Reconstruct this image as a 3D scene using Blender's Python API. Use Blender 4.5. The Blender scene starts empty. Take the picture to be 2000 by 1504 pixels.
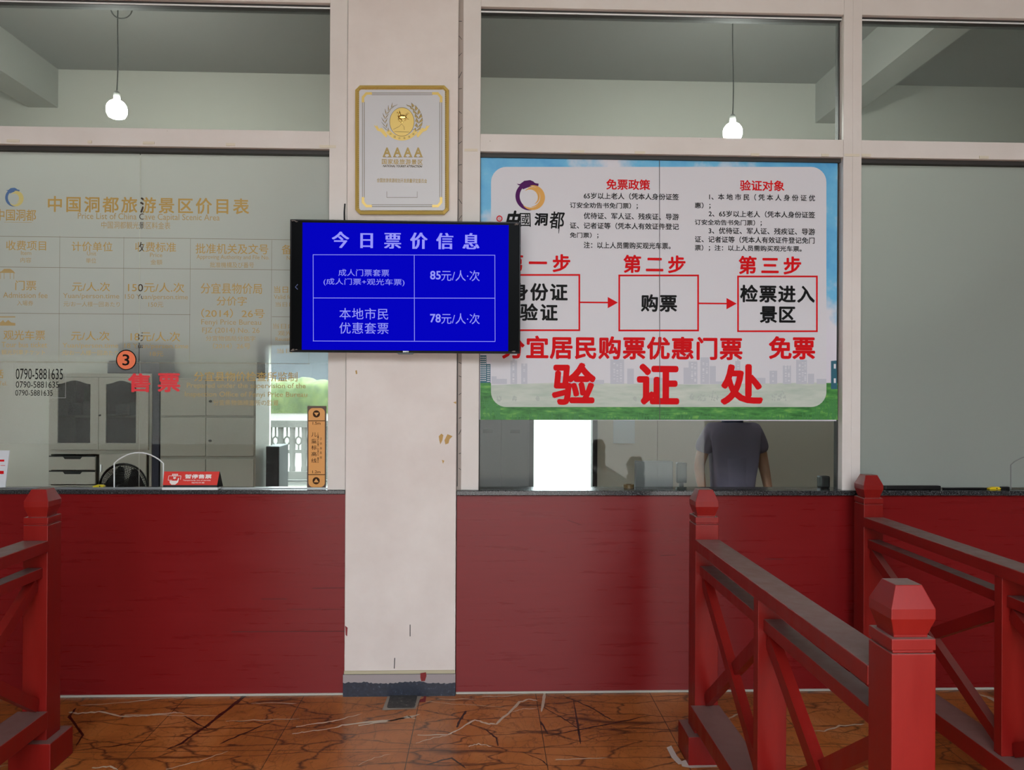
import bpy, bmesh, math, random
from mathutils import Vector, Matrix
random.seed(7)
S = bpy.context.scene
COL = S.collection
# ------------------------------------------------------------------ camera, world, light, exposure
F = 1503.0
CAM = Vector((0.0, -4.167, 1.66))
YAW, PITCH, ROLL = math.radians(1.98), math.radians(0.11), 0.0052
_f = Vector((math.sin(YAW) * math.cos(PITCH), math.cos(YAW) * math.cos(PITCH), math.sin(PITCH)))
_r0 = Vector((math.cos(YAW), -math.sin(YAW), 0))
_u0 = _r0.cross(_f)
_r = _r0 * math.cos(ROLL) + _u0 * math.sin(ROLL)
_u = _u0 * math.cos(ROLL) - _r0 * math.sin(ROLL)
cd = bpy.data.cameras.new('camera'); cam = bpy.data.objects.new('camera', cd); COL.objects.link(cam)
cd.sensor_width = 36; cd.lens = F / 2000 * 36; cd.clip_start = 0.05; cd.clip_end = 400
cam.matrix_world = Matrix(((_r.x, _u.x, -_f.x, CAM.x), (_r.y, _u.y, -_f.y, CAM.y), (_r.z, _u.z, -_f.z, CAM.z), (0, 0, 0, 1)))
S.camera = cam
EXPO = 0.0
S.view_settings.view_transform = 'Standard'; S.view_settings.look = 'None'
S.view_settings.exposure = EXPO; S.view_settings.gamma = 1; S.view_settings.use_curve_mapping = False
W = bpy.data.worlds.new('sky'); S.world = W; W.use_nodes = True
W.node_tree.nodes['Background'].inputs[0].default_value = (0.86, 0.93, 1.0, 1)
W.node_tree.nodes['Background'].inputs[1].default_value = 9.4

sl = bpy.data.lights.new('sun', 'SUN'); so = bpy.data.objects.new('sun', sl); COL.objects.link(so)
sl.energy = 10.5; sl.angle = math.radians(2.0); sl.color = (1.0, 0.95, 0.86)
so.rotation_euler = (math.radians(-27), math.radians(8), 0)      # high sun standing behind the building

def ray(u, v):
    return (_f * F + _r * (u - 1000) - _u * (v - 752))
def P(u, v, y=0.0):                      # photo pixel -> point on the plane Y = y
    d = ray(u, v); t = (y - CAM.y) / d.y
    return CAM + d * t
def G(u, v, z=0.0):                      # photo pixel -> point on the plane Z = z
    d = ray(u, v); t = (z - CAM.z) / d.z
    return CAM + d * t
def R(u0, v0, u1, v1, y=0.0):            # x0, x1, z0, z1 of an upright rectangle
    uc, vc = (u0 + u1) / 2, (v0 + v1) / 2
    return P(u0, vc, y).x, P(u1, vc, y).x, P(uc, v1, y).z, P(uc, v0, y).z

# ------------------------------------------------------------------ materials
def lin(c):
    return tuple((x / 255 / 12.92 if x / 255 <= 0.04045 else ((x / 255 + 0.055) / 1.055) ** 2.4) for x in c) + (1,)
MATS = {}
def mat(name, rgb, rough=0.5, metal=0.0, spec=0.5, emit=0.0, coat=0.0, albedo=None):
    if name in MATS: return MATS[name]
    m = bpy.data.materials.new(name); m.use_nodes = True
    b = m.node_tree.nodes['Principled BSDF']; c = albedo + (1,) if albedo else lin(rgb)
    b.inputs['Base Color'].default_value = c
    b.inputs['Roughness'].default_value = rough; b.inputs['Metallic'].default_value = metal
    b.inputs['Specular IOR Level'].default_value = spec
    if coat: b.inputs['Coat Weight'].default_value = coat; b.inputs['Coat Roughness'].default_value = 0.08
    if emit:
        b.inputs['Emission Color'].default_value = c; b.inputs['Emission Strength'].default_value = emit
    MATS[name] = m; return m
def nt(m): return m.node_tree.nodes, m.node_tree.links
def coords(m, kind='Object', scale=(1, 1, 1)):
    n, l = nt(m); tc = n.new('ShaderNodeTexCoord'); mp = n.new('ShaderNodeMapping'); mp.inputs['Scale'].default_value = scale
    l.new(tc.outputs[kind], mp.inputs['Vector']); return mp.outputs[0]
def noise(m, vec, scale, detail=4, rough=0.55, dist=0.0):
    n, l = nt(m); t = n.new('ShaderNodeTexNoise'); t.inputs['Scale'].default_value = scale; t.inputs['Detail'].default_value = detail
    t.inputs['Roughness'].default_value = rough; t.inputs['Distortion'].default_value = dist
    l.new(vec, t.inputs['Vector']); return t.outputs[0]
def ramp(m, fac, stops):
    n, l = nt(m); r = n.new('ShaderNodeValToRGB'); l.new(fac, r.inputs[0])
    e = r.color_ramp.elements
    while len(e) > 1: e.remove(e[-1])
    e[0].position, e[0].color = stops[0][0], stops[0][1]
    for p, c in stops[1:]:
        k = e.new(p); k.color = c
    return r.outputs[0]
def mixc(m, fac, a, b):
    n, l = nt(m); x = n.new('ShaderNodeMix'); x.data_type = 'RGBA'
    for s, v in ((x.inputs[0], fac), (x.inputs[6], a), (x.inputs[7], b)):
        if hasattr(v, 'is_output'): l.new(v, s)
        else: s.default_value = v
    return x.outputs[2]
def math_(m, op, a, b=None):
    n, l = nt(m); x = n.new('ShaderNodeMath'); x.operation = op
    for s, v in ((x.inputs[0], a), (x.inputs[1], b)):
        if v is None: continue
        if hasattr(v, 'is_output'): l.new(v, s)
        else: s.default_value = v
    return x.outputs[0]
def setc(m, out): m.node_tree.links.new(out, m.node_tree.nodes['Principled BSDF'].inputs['Base Color'])
def setr(m, out): m.node_tree.links.new(out, m.node_tree.nodes['Principled BSDF'].inputs['Roughness'])
def bump(m, h, strength=0.2, dist=0.01):
    n, l = nt(m); b = n.new('ShaderNodeBump'); b.inputs['Strength'].default_value = strength; b.inputs['Distance'].default_value = dist
    l.new(h, b.inputs['Height']); l.new(b.outputs[0], n['Principled BSDF'].inputs['Normal'])
def g(v): return (v, v, v, 1)

# aged cream paint on plaster and aluminium
CREAM = mat('cream_paint', (0, 0, 0), 0.5, spec=0.3, albedo=(0.62, 0.57, 0.54))
v = coords(CREAM); c0 = ramp(CREAM, noise(CREAM, v, 1.7, 6, .6), [(0.35, (0.60, 0.53, 0.49, 1)), (0.65, (0.66, 0.595, 0.56, 1))])
sp = ramp(CREAM, noise(CREAM, v, 26, 3, .5), [(0.235, g(1)), (0.25, g(0))])
setc(CREAM, mixc(CREAM, sp, c0, (0.30, 0.25, 0.20, 1)))
PLASTER = mat('column_plaster', (0, 0, 0), 0.55, spec=0.25)
v = coords(PLASTER); c0 = ramp(PLASTER, noise(PLASTER, v, 2.2, 7, .62), [(0.33, (0.61, 0.52, 0.48, 1)), (0.67, (0.69, 0.61, 0.57, 1))])
setc(PLASTER, c0); bump(PLASTER, noise(PLASTER, v, 9, 4), 0.06)
# glossy red paint with horizontal brush marks
def red_paint(name, a, b, rough, stretch):
    m = mat(name, (0, 0, 0), rough, spec=0.29 if 'panel' in name else 0.28)
    v = coords(m, 'Object', stretch); nz = noise(m, v, 6, 5, .6)
    setc(m, ramp(m, nz, [(0.25, a), (0.75, b)]))
    setr(m, ramp(m, nz, [(0.3, g(rough - .06)), (0.7, g(rough + .08))]))
    bump(m, nz, 0.05, 0.004); return m
REDPANEL = red_paint('red_panel_paint', (0.165, 0.007, 0.008, 1), (0.19, 0.009, 0.010, 1), 0.30, (0.35, 1, 6))
n_, l_ = nt(REDPANEL); tg = n_.new('ShaderNodeCombineXYZ'); tg.inputs[2].default_value = 1.0     # brush marks run along the boards, so the sheen is drawn out upright
l_.new(tg.outputs[0], n_['Principled BSDF'].inputs['Tangent']); n_['Principled BSDF'].inputs['Anisotropic'].default_value = 0.85
REDPOST = red_paint('red_post_paint', (0.18, 0.006, 0.005, 1), (0.225, 0.009, 0.006, 1), 0.36, (3, 3, 0.6))
# the same paint with grey dust lying on the upward faces
n_, l_ = nt(REDPOST); geo = n_.new('ShaderNodeNewGeometry'); sx = n_.new('ShaderNodeSeparateXYZ'); l_.new(geo.outputs['Normal'], sx.inputs[0])
up = ramp(REDPOST, sx.outputs[2], [(0.85, g(0)), (0.95, g(.8))])
src = n_['Principled BSDF'].inputs['Base Color'].links[0].from_socket
setc(REDPOST, mixc(REDPOST, up, src, (0.17, 0.115, 0.10, 1)))
WHITE = mat('white_plastic', (215, 215, 215), 0.4)
BLACK = mat('black_plastic', (14, 13, 15), 0.35)
BLACKM = mat('black_metal', (12, 12, 14), 0.4)
GRANITE = mat('dark_granite', (0, 0, 0), 0.18)
v = coords(GRANITE); setc(GRANITE, ramp(GRANITE, noise(GRANITE, v, 160, 2), [(0.4, (0.012, 0.012, 0.014, 1)), (0.62, (0.05, 0.05, 0.053, 1)), (0.75, (0.16, 0.16, 0.16, 1))]))
GASKET = mat('dark_gasket', (42, 38, 36), 0.6)
STEEL = mat('bright_aluminium', (190, 190, 192), 0.35, metal=0.8)
GOLD = mat('gold_metal', (0, 0, 0), 0.38, metal=0.25, albedo=(0.62, 0.42, 0.11))
GOLDINK = mat('gold_ink', (0, 0, 0), 0.6, albedo=(0.42, 0.29, 0.09))
DARKGOLD = mat('dark_gold_ink', (0, 0, 0), 0.6, albedo=(0.10, 0.07, 0.02))
SILVER = mat('brushed_silver', (0, 0, 0), 0.5, metal=0.15, albedo=(0.50, 0.475, 0.48))
INKRED = mat('red_ink', (0, 0, 0), 0.6, spec=0.06, albedo=(0.60, 0.007, 0.010))
INKBLACK = mat('black_ink', (14, 13, 14), 0.6, spec=0.12)
INKBROWN = mat('brown_ink', (58, 34, 16), 0.6, spec=0.12)
PURPLE = mat('purple_ink', (0, 0, 0), 0.6, spec=0.12, albedo=(0.075, 0.008, 0.09))
ORANGE = mat('orange_ink', (0, 0, 0), 0.6, albedo=(0.62, 0.30, 0.05))
FGOLD = mat('film_gold_ink', (0, 0, 0), 0.7, albedo=(0.42, 0.265, 0.07))
FGOLD2 = mat('film_pale_gold_ink', (0, 0, 0), 0.7, albedo=(0.40, 0.275, 0.11))
FBLUE = mat('film_blue_ink', (0, 0, 0), 0.7, albedo=(0.07, 0.14, 0.30))
FYEL = mat('film_yellow_ink', (0, 0, 0), 0.7, albedo=(0.55, 0.46, 0.16))

def shader_mix(name, fac, make_b, tint=(1, 1, 1, 1)):
    """transparent mixed with another shader by a factor socket or number"""
    m = bpy.data.materials.new(name); m.use_nodes = True; n, l = nt(m); n.clear()
    out = n.new('ShaderNodeOutputMaterial'); mx = n.new('ShaderNodeMixShader'); tr = n.new('ShaderNodeBsdfTransparent'); tr.inputs[0].default_value = tint
    b = make_b(m); f = fac(m) if callable(fac) else fac
    if hasattr(f, 'is_output'): l.new(f, mx.inputs[0])
    else: mx.inputs[0].default_value = f
    l.new(tr.outputs[0], mx.inputs[1]); l.new(b, mx.inputs[2]); l.new(mx.outputs[0], out.inputs[0]); MATS[name] = m; return m
def glossy(rough):
    def f(m):
        n, l = nt(m); x = n.new('ShaderNodeBsdfGlossy'); x.inputs['Roughness'].default_value = rough; x.inputs[0].default_value = (1, 1, 1, 1); return x.outputs[0]
    return f
def fres(m):
    n, l = nt(m); x = n.new('ShaderNodeFresnel'); x.inputs[0].default_value = 1.22; return x.outputs[0]
def milk(col, trans, share):
    def f(m):
        n, l = nt(m); d = n.new('ShaderNodeBsdfDiffuse'); d.inputs[0].default_value = col
        t = n.new('ShaderNodeBsdfTranslucent'); t.inputs[0].default_value = trans
        x = n.new('ShaderNodeMixShader'); x.inputs[0].default_value = share
        l.new(d.outputs[0], x.inputs[1]); l.new(t.outputs[0], x.inputs[2]); return x.outputs[0]
    return f
GLASS = shader_mix('window_glass', fres, glossy(0.02), (0.93, 0.965, 0.945, 1))
HAZE = shader_mix('haze_film', 0.07, milk((0.5, 0.53, 0.5, 1), (0.6, 0.65, 0.62, 1), 0.5))  # milky mix that puts a faint haze on the transom glass
def film_fac(m):
    n, l = nt(m); tc = n.new('ShaderNodeTexCoord'); s = n.new('ShaderNodeSeparateXYZ'); l.new(tc.outputs['Object'], s.inputs[0])
    nz = noise(m, tc.outputs['Object'], 3, 3)
    z = math_(m, 'ADD', s.outputs[2], math_(m, 'MULTIPLY', math_(m, 'SUBTRACT', nz, 0.5), 0.03))
    mr = n.new('ShaderNodeMapRange'); mr.inputs[1].default_value = 1.62; mr.inputs[2].default_value = 2.02
    mr.inputs[3].default_value = 0.15; mr.inputs[4].default_value = 0.80; mr.interpolation_type = 'SMOOTHSTEP'
    l.new(z, mr.inputs[0]); return mr.outputs[0]
FILM = shader_mix('graduated_frosted_film', film_fac, milk((0.50, 0.51, 0.475, 1), (0.6, 0.64, 0.6, 1), 0.35))
FROST = shader_mix('frosted_film', 0.86, milk((0.37, 0.39, 0.355, 1), (0.5, 0.54, 0.5, 1), 0.35))
SHEET = mat('white_print', (0, 0, 0), .5, spec=.2, albedo=(.60, .57, .60))

# ------------------------------------------------------------------ mesh helpers
class MB:
    def __init__(s): s.v = []; s.f = []
    def box(s, x0, x1, y0, y1, z0, z1):
        b = len(s.v); s.v += [(x0, y0, z0), (x1, y0, z0), (x1, y1, z0), (x0, y1, z0), (x0, y0, z1), (x1, y0, z1), (x1, y1, z1), (x0, y1, z1)]
        s.f += [tuple(b + i for i in q) for q in ((3, 2, 1, 0), (4, 5, 6, 7), (0, 1, 5, 4), (1, 2, 6, 5), (2, 3, 7, 6), (3, 0, 4, 7))]; return s
    def quad(s, *p):
        b = len(s.v); s.v += [tuple(q) for q in p]; s.f.append(tuple(range(b, b + len(p)))); return s
    def hull8(s, lo, hi):                 # two quads (same winding) joined
        b = len(s.v); s.v += [tuple(q) for q in lo + hi]; n = len(lo)
        s.f.append(tuple(b + i for i in reversed(range(n)))); s.f.append(tuple(b + n + i for i in range(n)))
        for i in range(n): s.f.append((b + i, b + (i + 1) % n, b + n + (i + 1) % n, b + n + i))
        return s
    def prism(s, pts, y0, y1):            # outline of (x, z) facing -Y, pushed from y0 (front) to y1
        return s.hull8([(x, y1, z) for x, z in pts], [(x, y0, z) for x, z in pts])
    def flat(s, pts, y):
        return s.quad(*[(x, y, z) for x, z in pts])
    def lathe(s, prof, c=(0, 0, 0), n=32, axis='Z'):
        b = len(s.v)
        for r, h in prof:
            for i in range(n):
                a = 2 * math.pi * i / n; p = (r * math.cos(a), r * math.sin(a), h)
                if axis == 'Y': p = (p[0], p[2], p[1])
                s.v.append((p[0] + c[0], p[1] + c[1], p[2] + c[2]))
        for k in range(len(prof) - 1):
            for i in range(n):
                q = (b + k * n + i, b + k * n + (i + 1) % n, b + (k + 1) * n + (i + 1) % n, b + (k + 1) * n + i)
                s.f.append(q if axis == 'Z' else q[::-1])
        return s
    def tube(s, pts, r, n=8, closed=False):
        pts = [Vector(p) for p in pts]; b = len(s.v); m = len(pts); up0 = None
        for i, p in enumerate(pts):
            if closed: t = pts[(i + 1) % m] - pts[i - 1]
            else: t = pts[min(i + 1, m - 1)] - pts[max(i - 1, 0)]
            t.normalize()
            ref = Vector((0, 1, 0)) if abs(t.y) < .9 else Vector((0, 0, 1))
            a = t.cross(ref).normalized(); c = t.cross(a)
            rr = r[i] if isinstance(r, (list, tuple)) else r
            for k in range(n):
                w = 2 * math.pi * k / n; s.v.append(tuple(p + (a * math.cos(w) + c * math.sin(w)) * rr))
        for i in range(m if closed else m - 1):
            j = (i + 1) % m
            for k in range(n): s.f.append((b + i * n + k, b + i * n + (k + 1) % n, b + j * n + (k + 1) % n, b + j * n + k))
        if not closed:
            s.f.append(tuple(b + k for k in reversed(range(n)))); s.f.append(tuple(b + (m - 1) * n + k for k in range(n)))
        return s
    def bar(s, a, b, w, h, side):         # straight square bar; side = direction of its width
        a, b = Vector(a), Vector(b); t = (b - a).normalized(); x = Vector(side).normalized(); z = t.cross(x).normalized()
        q = lambda p: [p + x * w / 2 + z * h / 2, p - x * w / 2 + z * h / 2, p - x * w / 2 - z * h / 2, p + x * w / 2 - z * h / 2]
        return s.hull8(q(a), q(b))
    def ribbon(s, pts, wid, z):           # flat strip on the floor
        b = len(s.v); m = len(pts)
        for i, p in enumerate(pts):
            t = Vector(pts[min(i + 1, m - 1)][:2] + (0,)) - Vector(pts[max(i - 1, 0)][:2] + (0,))
            nrm = Vector((-t.y, t.x, 0)).normalized() * wid[i] / 2
            s.v += [(p[0] + nrm.x, p[1] + nrm.y, z), (p[0] - nrm.x, p[1] - nrm.y, z)]
        for i in range(m - 1): s.f.append((b + 2 * i, b + 2 * i + 1, b + 2 * i + 3, b + 2 * i + 2))
        return s
    def add(s, verts, faces):
        b = len(s.v); s.v += verts; s.f += [tuple(b + i for i in f) for f in faces]; return s
    def build(s, name, m, parent=None, bevel=0, smooth=False, sub=0, recalc=True):
        me = bpy.data.meshes.new(name); me.from_pydata([tuple(q) for q in s.v], [], s.f)
        if recalc:
            bm = bmesh.new(); bm.from_mesh(me); bmesh.ops.recalc_face_normals(bm, faces=bm.faces); bm.to_mesh(me); bm.free()
        me.materials.append(m); o = bpy.data.objects.new(name, me); COL.objects.link(o)
        if parent: o.parent = parent; o.matrix_parent_inverse = Matrix.Translation(parent.location).inverted() if parent.type == 'EMPTY' else Matrix()
        if bevel:
            k = o.modifiers.new('b', 'BEVEL'); k.width = bevel; k.segments = 2; k.limit_method = 'ANGLE'; k.angle_limit = 0.6
        if sub:
            k = o.modifiers.new('s', 'SUBSURF'); k.levels = k.render_levels = sub
        if smooth:
            for p in me.polygons: p.use_smooth = True
        return o
def tag(o, label, cat, group=None, kind=None):
    if label: o['label'] = label
    if cat: o['category'] = cat
    if group: o['group'] = group
    if kind: o['kind'] = kind
    return o
def thing(name, loc, label, cat, group=None, kind=None):
    o = bpy.data.objects.new(name, None); COL.objects.link(o); o.location = loc; o.empty_display_size = .1
    return tag(o, label, cat, group, kind)
def copy_tree(o, parent=None):
    c = o.copy(); COL.objects.link(c)
    if parent: c.parent = parent
    for ch in list(o.children): copy_tree(ch, c)
    return c

# ---- lettering: built-in font outlines turned into flat meshes
_tc = {}
def glyphs(s, bold=0.0):
    if (s, bold) in _tc: return _tc[(s, bold)]
    c = bpy.data.curves.new('t', 'FONT'); c.body = s; c.resolution_u = 3; c.offset = bold
    o = bpy.data.objects.new('t', c); COL.objects.link(o); bpy.context.view_layer.update()
    e = o.evaluated_get(bpy.context.evaluated_depsgraph_get()); me = e.to_mesh()
    r = ([(q.co.x, q.co.y) for q in me.vertices], [tuple(p.vertices) for p in me.polygons])
    e.to_mesh_clear(); bpy.data.objects.remove(o); bpy.data.curves.remove(c)
    _tc[(s, bold)] = r; return r
def spread(b, vert=0.0):                 # copies a stroke is thickened with, in em
    if b <= 0 and not vert: return [(0, 0)]
    k = b * .72; o = [(k, k), (-k, k), (k, -k), (-k, -k)]
    if b > .022: o += [(b, 0), (-b, 0), (0, b), (0, -b)]
    return [(x + d, z) for x, z in o for d in ((-vert, vert) if vert else (0,))]
def put(mb, s, u0, v0, u1, v1, y, bold=0.0, slant=0.0, vert=0.0):
    """whole line fitted to the pixel rectangle of its ink"""
    vs, fs = glyphs(s)
    if not vs: return
    xs = [a for a, _ in vs]; ys = [b for _, b in vs]; ax, bx, ay, by = min(xs), max(xs), min(ys), max(ys)
    A, B, Cc = P(u0, v0, y), P(u1, v0, y), P(u0, v1, y)
    sx, sz = (B.x - A.x) / (bx - ax), (A.z - Cc.z) / (by - ay)
    zb = P((u0 + u1) / 2, v1, y).z
    m_ = bold / (bx - ax + 2 * bold); kx = (bx - ax) / (bx - ax + 2 * bold); kz = (by - ay) / (by - ay + 2 * bold)
    ox, oz = bold * sx * kx, bold * sz * kz
    for i, (dx, dz) in enumerate(spread(bold, vert)):
        mb.add([(A.x + ox + ((a - ax) * kx + slant * (b - ay)) * sx + dx * sx * kx, y - i * .00004, zb + oz + (b - ay) * sz * kz + dz * sz * kz) for a, b in vs], fs)
def cells(mb, s, u0, v0, u1, v1, y, bold=0.0, size=None, vert=0.0, wide=1.0):
    """every character in its own square cell; the rectangle is the row of cells (v0..v1 the cell height)"""
    n = len(s); h = v1 - v0; w = h * wide; step = 0 if n == 1 else (u1 - u0 - w) / (n - 1)
    for i, ch in enumerate(s):
        if ch == ' ': continue
        vs, fs = glyphs(ch); us = u0 + i * step
        A = P(us, v0, y); B = P(us + w, v1, y); sx = B.x - A.x; A.z, B.z = P((u0 + u1) / 2, v0, y).z, P((u0 + u1) / 2, v1, y).z; sz = A.z - B.z
        adv = 1.0
        if ord(ch) < 256:
            xs = [a for a, _ in vs]; mid = (min(xs) + max(xs)) / 2; off = .5 - mid
        else: off = 0
        for i_, (dx, dz) in enumerate(spread(bold, vert)):
            mb.add([(A.x + (a + off + dx) * sx, y - i_ * .00004, B.z + (b + .12 + dz) * sz) for a, b in vs], fs)
def line(mb, u0, v0, u1, v1, wpx, y):
    a, b = P(u0, v0, y), P(u1, v1, y); k = (y - CAM.y) / F * wpx / 2
    if abs(u1 - u0) > abs(v1 - v0): mb.flat([(a.x, a.z - k), (b.x, b.z - k), (b.x, b.z + k), (a.x, a.z + k)], y - lay())
    else: mb.flat([(a.x - k, a.z), (a.x + k, a.z), (b.x + k, b.z), (b.x - k, b.z)], y - lay())
_lay = [0]
def lay():                                # printed shapes lie over one another, each a hair in front of the last
    _lay[0] = (_lay[0] + 1) % 40; return _lay[0] * 6e-6
def poly(mb, pts, y): mb.flat([(P(u, v_, y).x, P(u, v_, y).z) for u, v_ in pts], y - lay())
def disc(mb, u, v_, ru, y, n=40, rv=None):
    poly(mb, [(u + ru * math.cos(2 * math.pi * i / n), v_ - (rv or ru) * math.sin(2 * math.pi * i / n)) for i in range(n)], y)
def ring(mb, u, v_, r0, r1, y, n=48, a0=0, a1=360):
    for i in range(n):
        p, q = math.radians(a0 + (a1 - a0) * i / n), math.radians(a0 + (a1 - a0) * (i + 1) / n)
        poly(mb, [(u + r0 * math.cos(p), v_ - r0 * math.sin(p)), (u + r1 * math.cos(p), v_ - r1 * math.sin(p)),
                  (u + r1 * math.cos(q), v_ - r1 * math.sin(q)), (u + r0 * math.cos(q), v_ - r0 * math.sin(q))], y)
def crescent(mb, u, v_, r, w, ac, span, y, n=40):
    """tapering arc of radius r, thickest (w px) at angle ac"""
    for i in range(n):
        def q(t):
            a = math.radians(ac + span * (t - .5)); k = w * math.sin(math.pi * t) ** .75 / 2 + .25
            return (u + (r - k) * math.cos(a), v_ - (r - k) * math.sin(a)), (u + (r + k) * math.cos(a), v_ - (r + k) * math.sin(a))
        a, b = q(i / n); c, d = q((i + 1) / n); poly(mb, [a, b, d, c], y)
def rrect(u0, v0, u1, v1, r, n=8):
    o = []
    for cx, cy, a in ((u1 - r, v0 + r, 0), (u0 + r, v0 + r, 90), (u0 + r, v1 - r, 180), (u1 - r, v1 - r, 270)):
        for i in range(n + 1):
            t = math.radians(a + 90 * i / n); o.append((cx + r * math.cos(t), cy - r * math.sin(t)))
    return o

# ------------------------------------------------------------------ setting: floor, walls, porch, room
FLOOR = mat('brown_marble', (0, 0, 0), 0.28, spec=.35)
v = coords(FLOOR)
n1 = noise(FLOOR, v, 1.6, 8, .65, .4)
base = ramp(FLOOR, n1, [(0.3, (0.22, 0.060, 0.012, 1)), (0.5, (0.40, 0.125, 0.027, 1)), (0.72, (0.52, 0.20, 0.065, 1))])
def cracks(scale, stretch, width, seed, dist=0.35):
    n, l = nt(FLOOR); mp = n.new('ShaderNodeMapping'); mp.inputs['Scale'].default_value = stretch; mp.inputs['Location'].default_value = (seed, seed * .7, 0)
    mp.inputs['Rotation'].default_value = (0, 0, seed)
    tc = n.new('ShaderNodeTexCoord'); l.new(tc.outputs['Object'], mp.inputs['Vector'])
    nz = n.new('ShaderNodeTexNoise'); nz.inputs['Scale'].default_value = 3; nz.inputs['Detail'].default_value = 5; l.new(mp.outputs[0], nz.inputs['Vector'])
    ad = n.new('ShaderNodeVectorMath'); ad.operation = 'MULTIPLY_ADD'; ad.inputs[1].default_value = (dist, dist, 0)
    l.new(nz.outputs['Color'], ad.inputs[0]); l.new(mp.outputs[0], ad.inputs[2])
    vo = n.new('ShaderNodeTexVoronoi'); vo.feature = 'DISTANCE_TO_EDGE'; vo.inputs['Scale'].default_value = scale; l.new(ad.outputs[0], vo.inputs['Vector'])
    return ramp(FLOOR, vo.outputs['Distance'], [(0.0, g(1)), (width, g(0))])
msk = ramp(FLOOR, noise(FLOOR, v, 2.3, 3), [(0.45, g(0)), (0.6, g(1))])
k1 = math_(FLOOR, 'MULTIPLY', cracks(3.2, (0.8, 2.4, 1), 0.04, 1.3), 0.85)
k2 = math_(FLOOR, 'MULTIPLY', math_(FLOOR, 'MAXIMUM', math_(FLOOR, 'MULTIPLY', cracks(7.5, (1, 2.2, 1), 0.045, 2.6), msk), math_(FLOOR, 'MULTIPLY', cracks(9.0, (2.0, .8, 1), 0.03, 4.1, .6), .55)), 0.7)
c1 = mixc(FLOOR, math_(FLOOR, 'MAXIMUM', k1, k2), base, (0.035, 0.013, 0.007, 1))
n_, l_ = nt(FLOOR); tc_ = n_.new('ShaderNodeTexCoord'); sp_ = n_.new('ShaderNodeSeparateXYZ'); l_.new(tc_.outputs['Object'], sp_.inputs[0])
def joint(sock, off, step):
    a = math_(FLOOR, 'PINGPONG', math_(FLOOR, 'ADD', sock, off), step / 2)
    return math_(FLOOR, 'LESS_THAN', a, 0.0018)
jt = math_(FLOOR, 'MAXIMUM', joint(sp_.outputs[0], .34 + 6.2, .62), joint(sp_.outputs[1], .63 + 6.2, .62))
setc(FLOOR, mixc(FLOOR, jt, c1, (0.05, 0.025, 0.012, 1)))

fl = MB().box(-9, 9, -7, 2.9, -.05, 0).build('floor', FLOOR); tag(fl, 'polished brown marble tile floor with white and dark veins', 'floor', kind='structure')
CONC = mat('pale_paving', (0, 0, 0), 0.8, albedo=(0.62, 0.59, 0.55))
gd = MB().box(-90, 90, -90, -7.0, -.08, -.03).build('pavement', CONC); tag(gd, 'pale sunlit square in front of the porch', 'paving', kind='structure')
gd = MB().box(-90, 90, 2.9, 90, -.08, -.03).build('pavement', mat('courtyard_paving', (0, 0, 0), .8, albedo=(.065, .06, .053))); tag(gd, 'pale sunlit courtyard paving seen through the back window and door', 'paving', kind='structure')
# white veins and the dark spots that show in the front row of tiles
VEIN = mat('white_vein', (190, 172, 150), 0.3); DVEIN = mat('dark_vein', (48, 22, 14), 0.3)
def vein(name, m, strokes):
    mb = MB()
    for st in strokes:
        pts = []
        w = []
        for i in range(len(st) - 1):
            for k in range(5):
                t = k / 5; u = st[i][0] + (st[i + 1][0] - st[i][0]) * t; q = st[i][1] + (st[i + 1][1] - st[i][1]) * t
                px_ = st[i][2] + (st[i + 1][2] - st[i][2]) * t; j = random.uniform(-1, 1)
                p = G(u, q + j); pts.append((p.x, p.y)); w.append(max(.6, px_ * random.uniform(.7, 1.3)) * (p.y - CAM.y) / F * 1.3)
        p = G(st[-1][0], st[-1][1]); pts.append((p.x, p.y)); w.append(.001)
        mb.ribbon(pts, w, 0.0008)
    return mb.build(name, m, fl)
z7 = lambda L: [(700 + a * .35, 1330 + b * .35, w) for a, b, w in L]
z8 = lambda L: [(a * .45, 900 + b * .45, w) for a, b, w in L]
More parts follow.
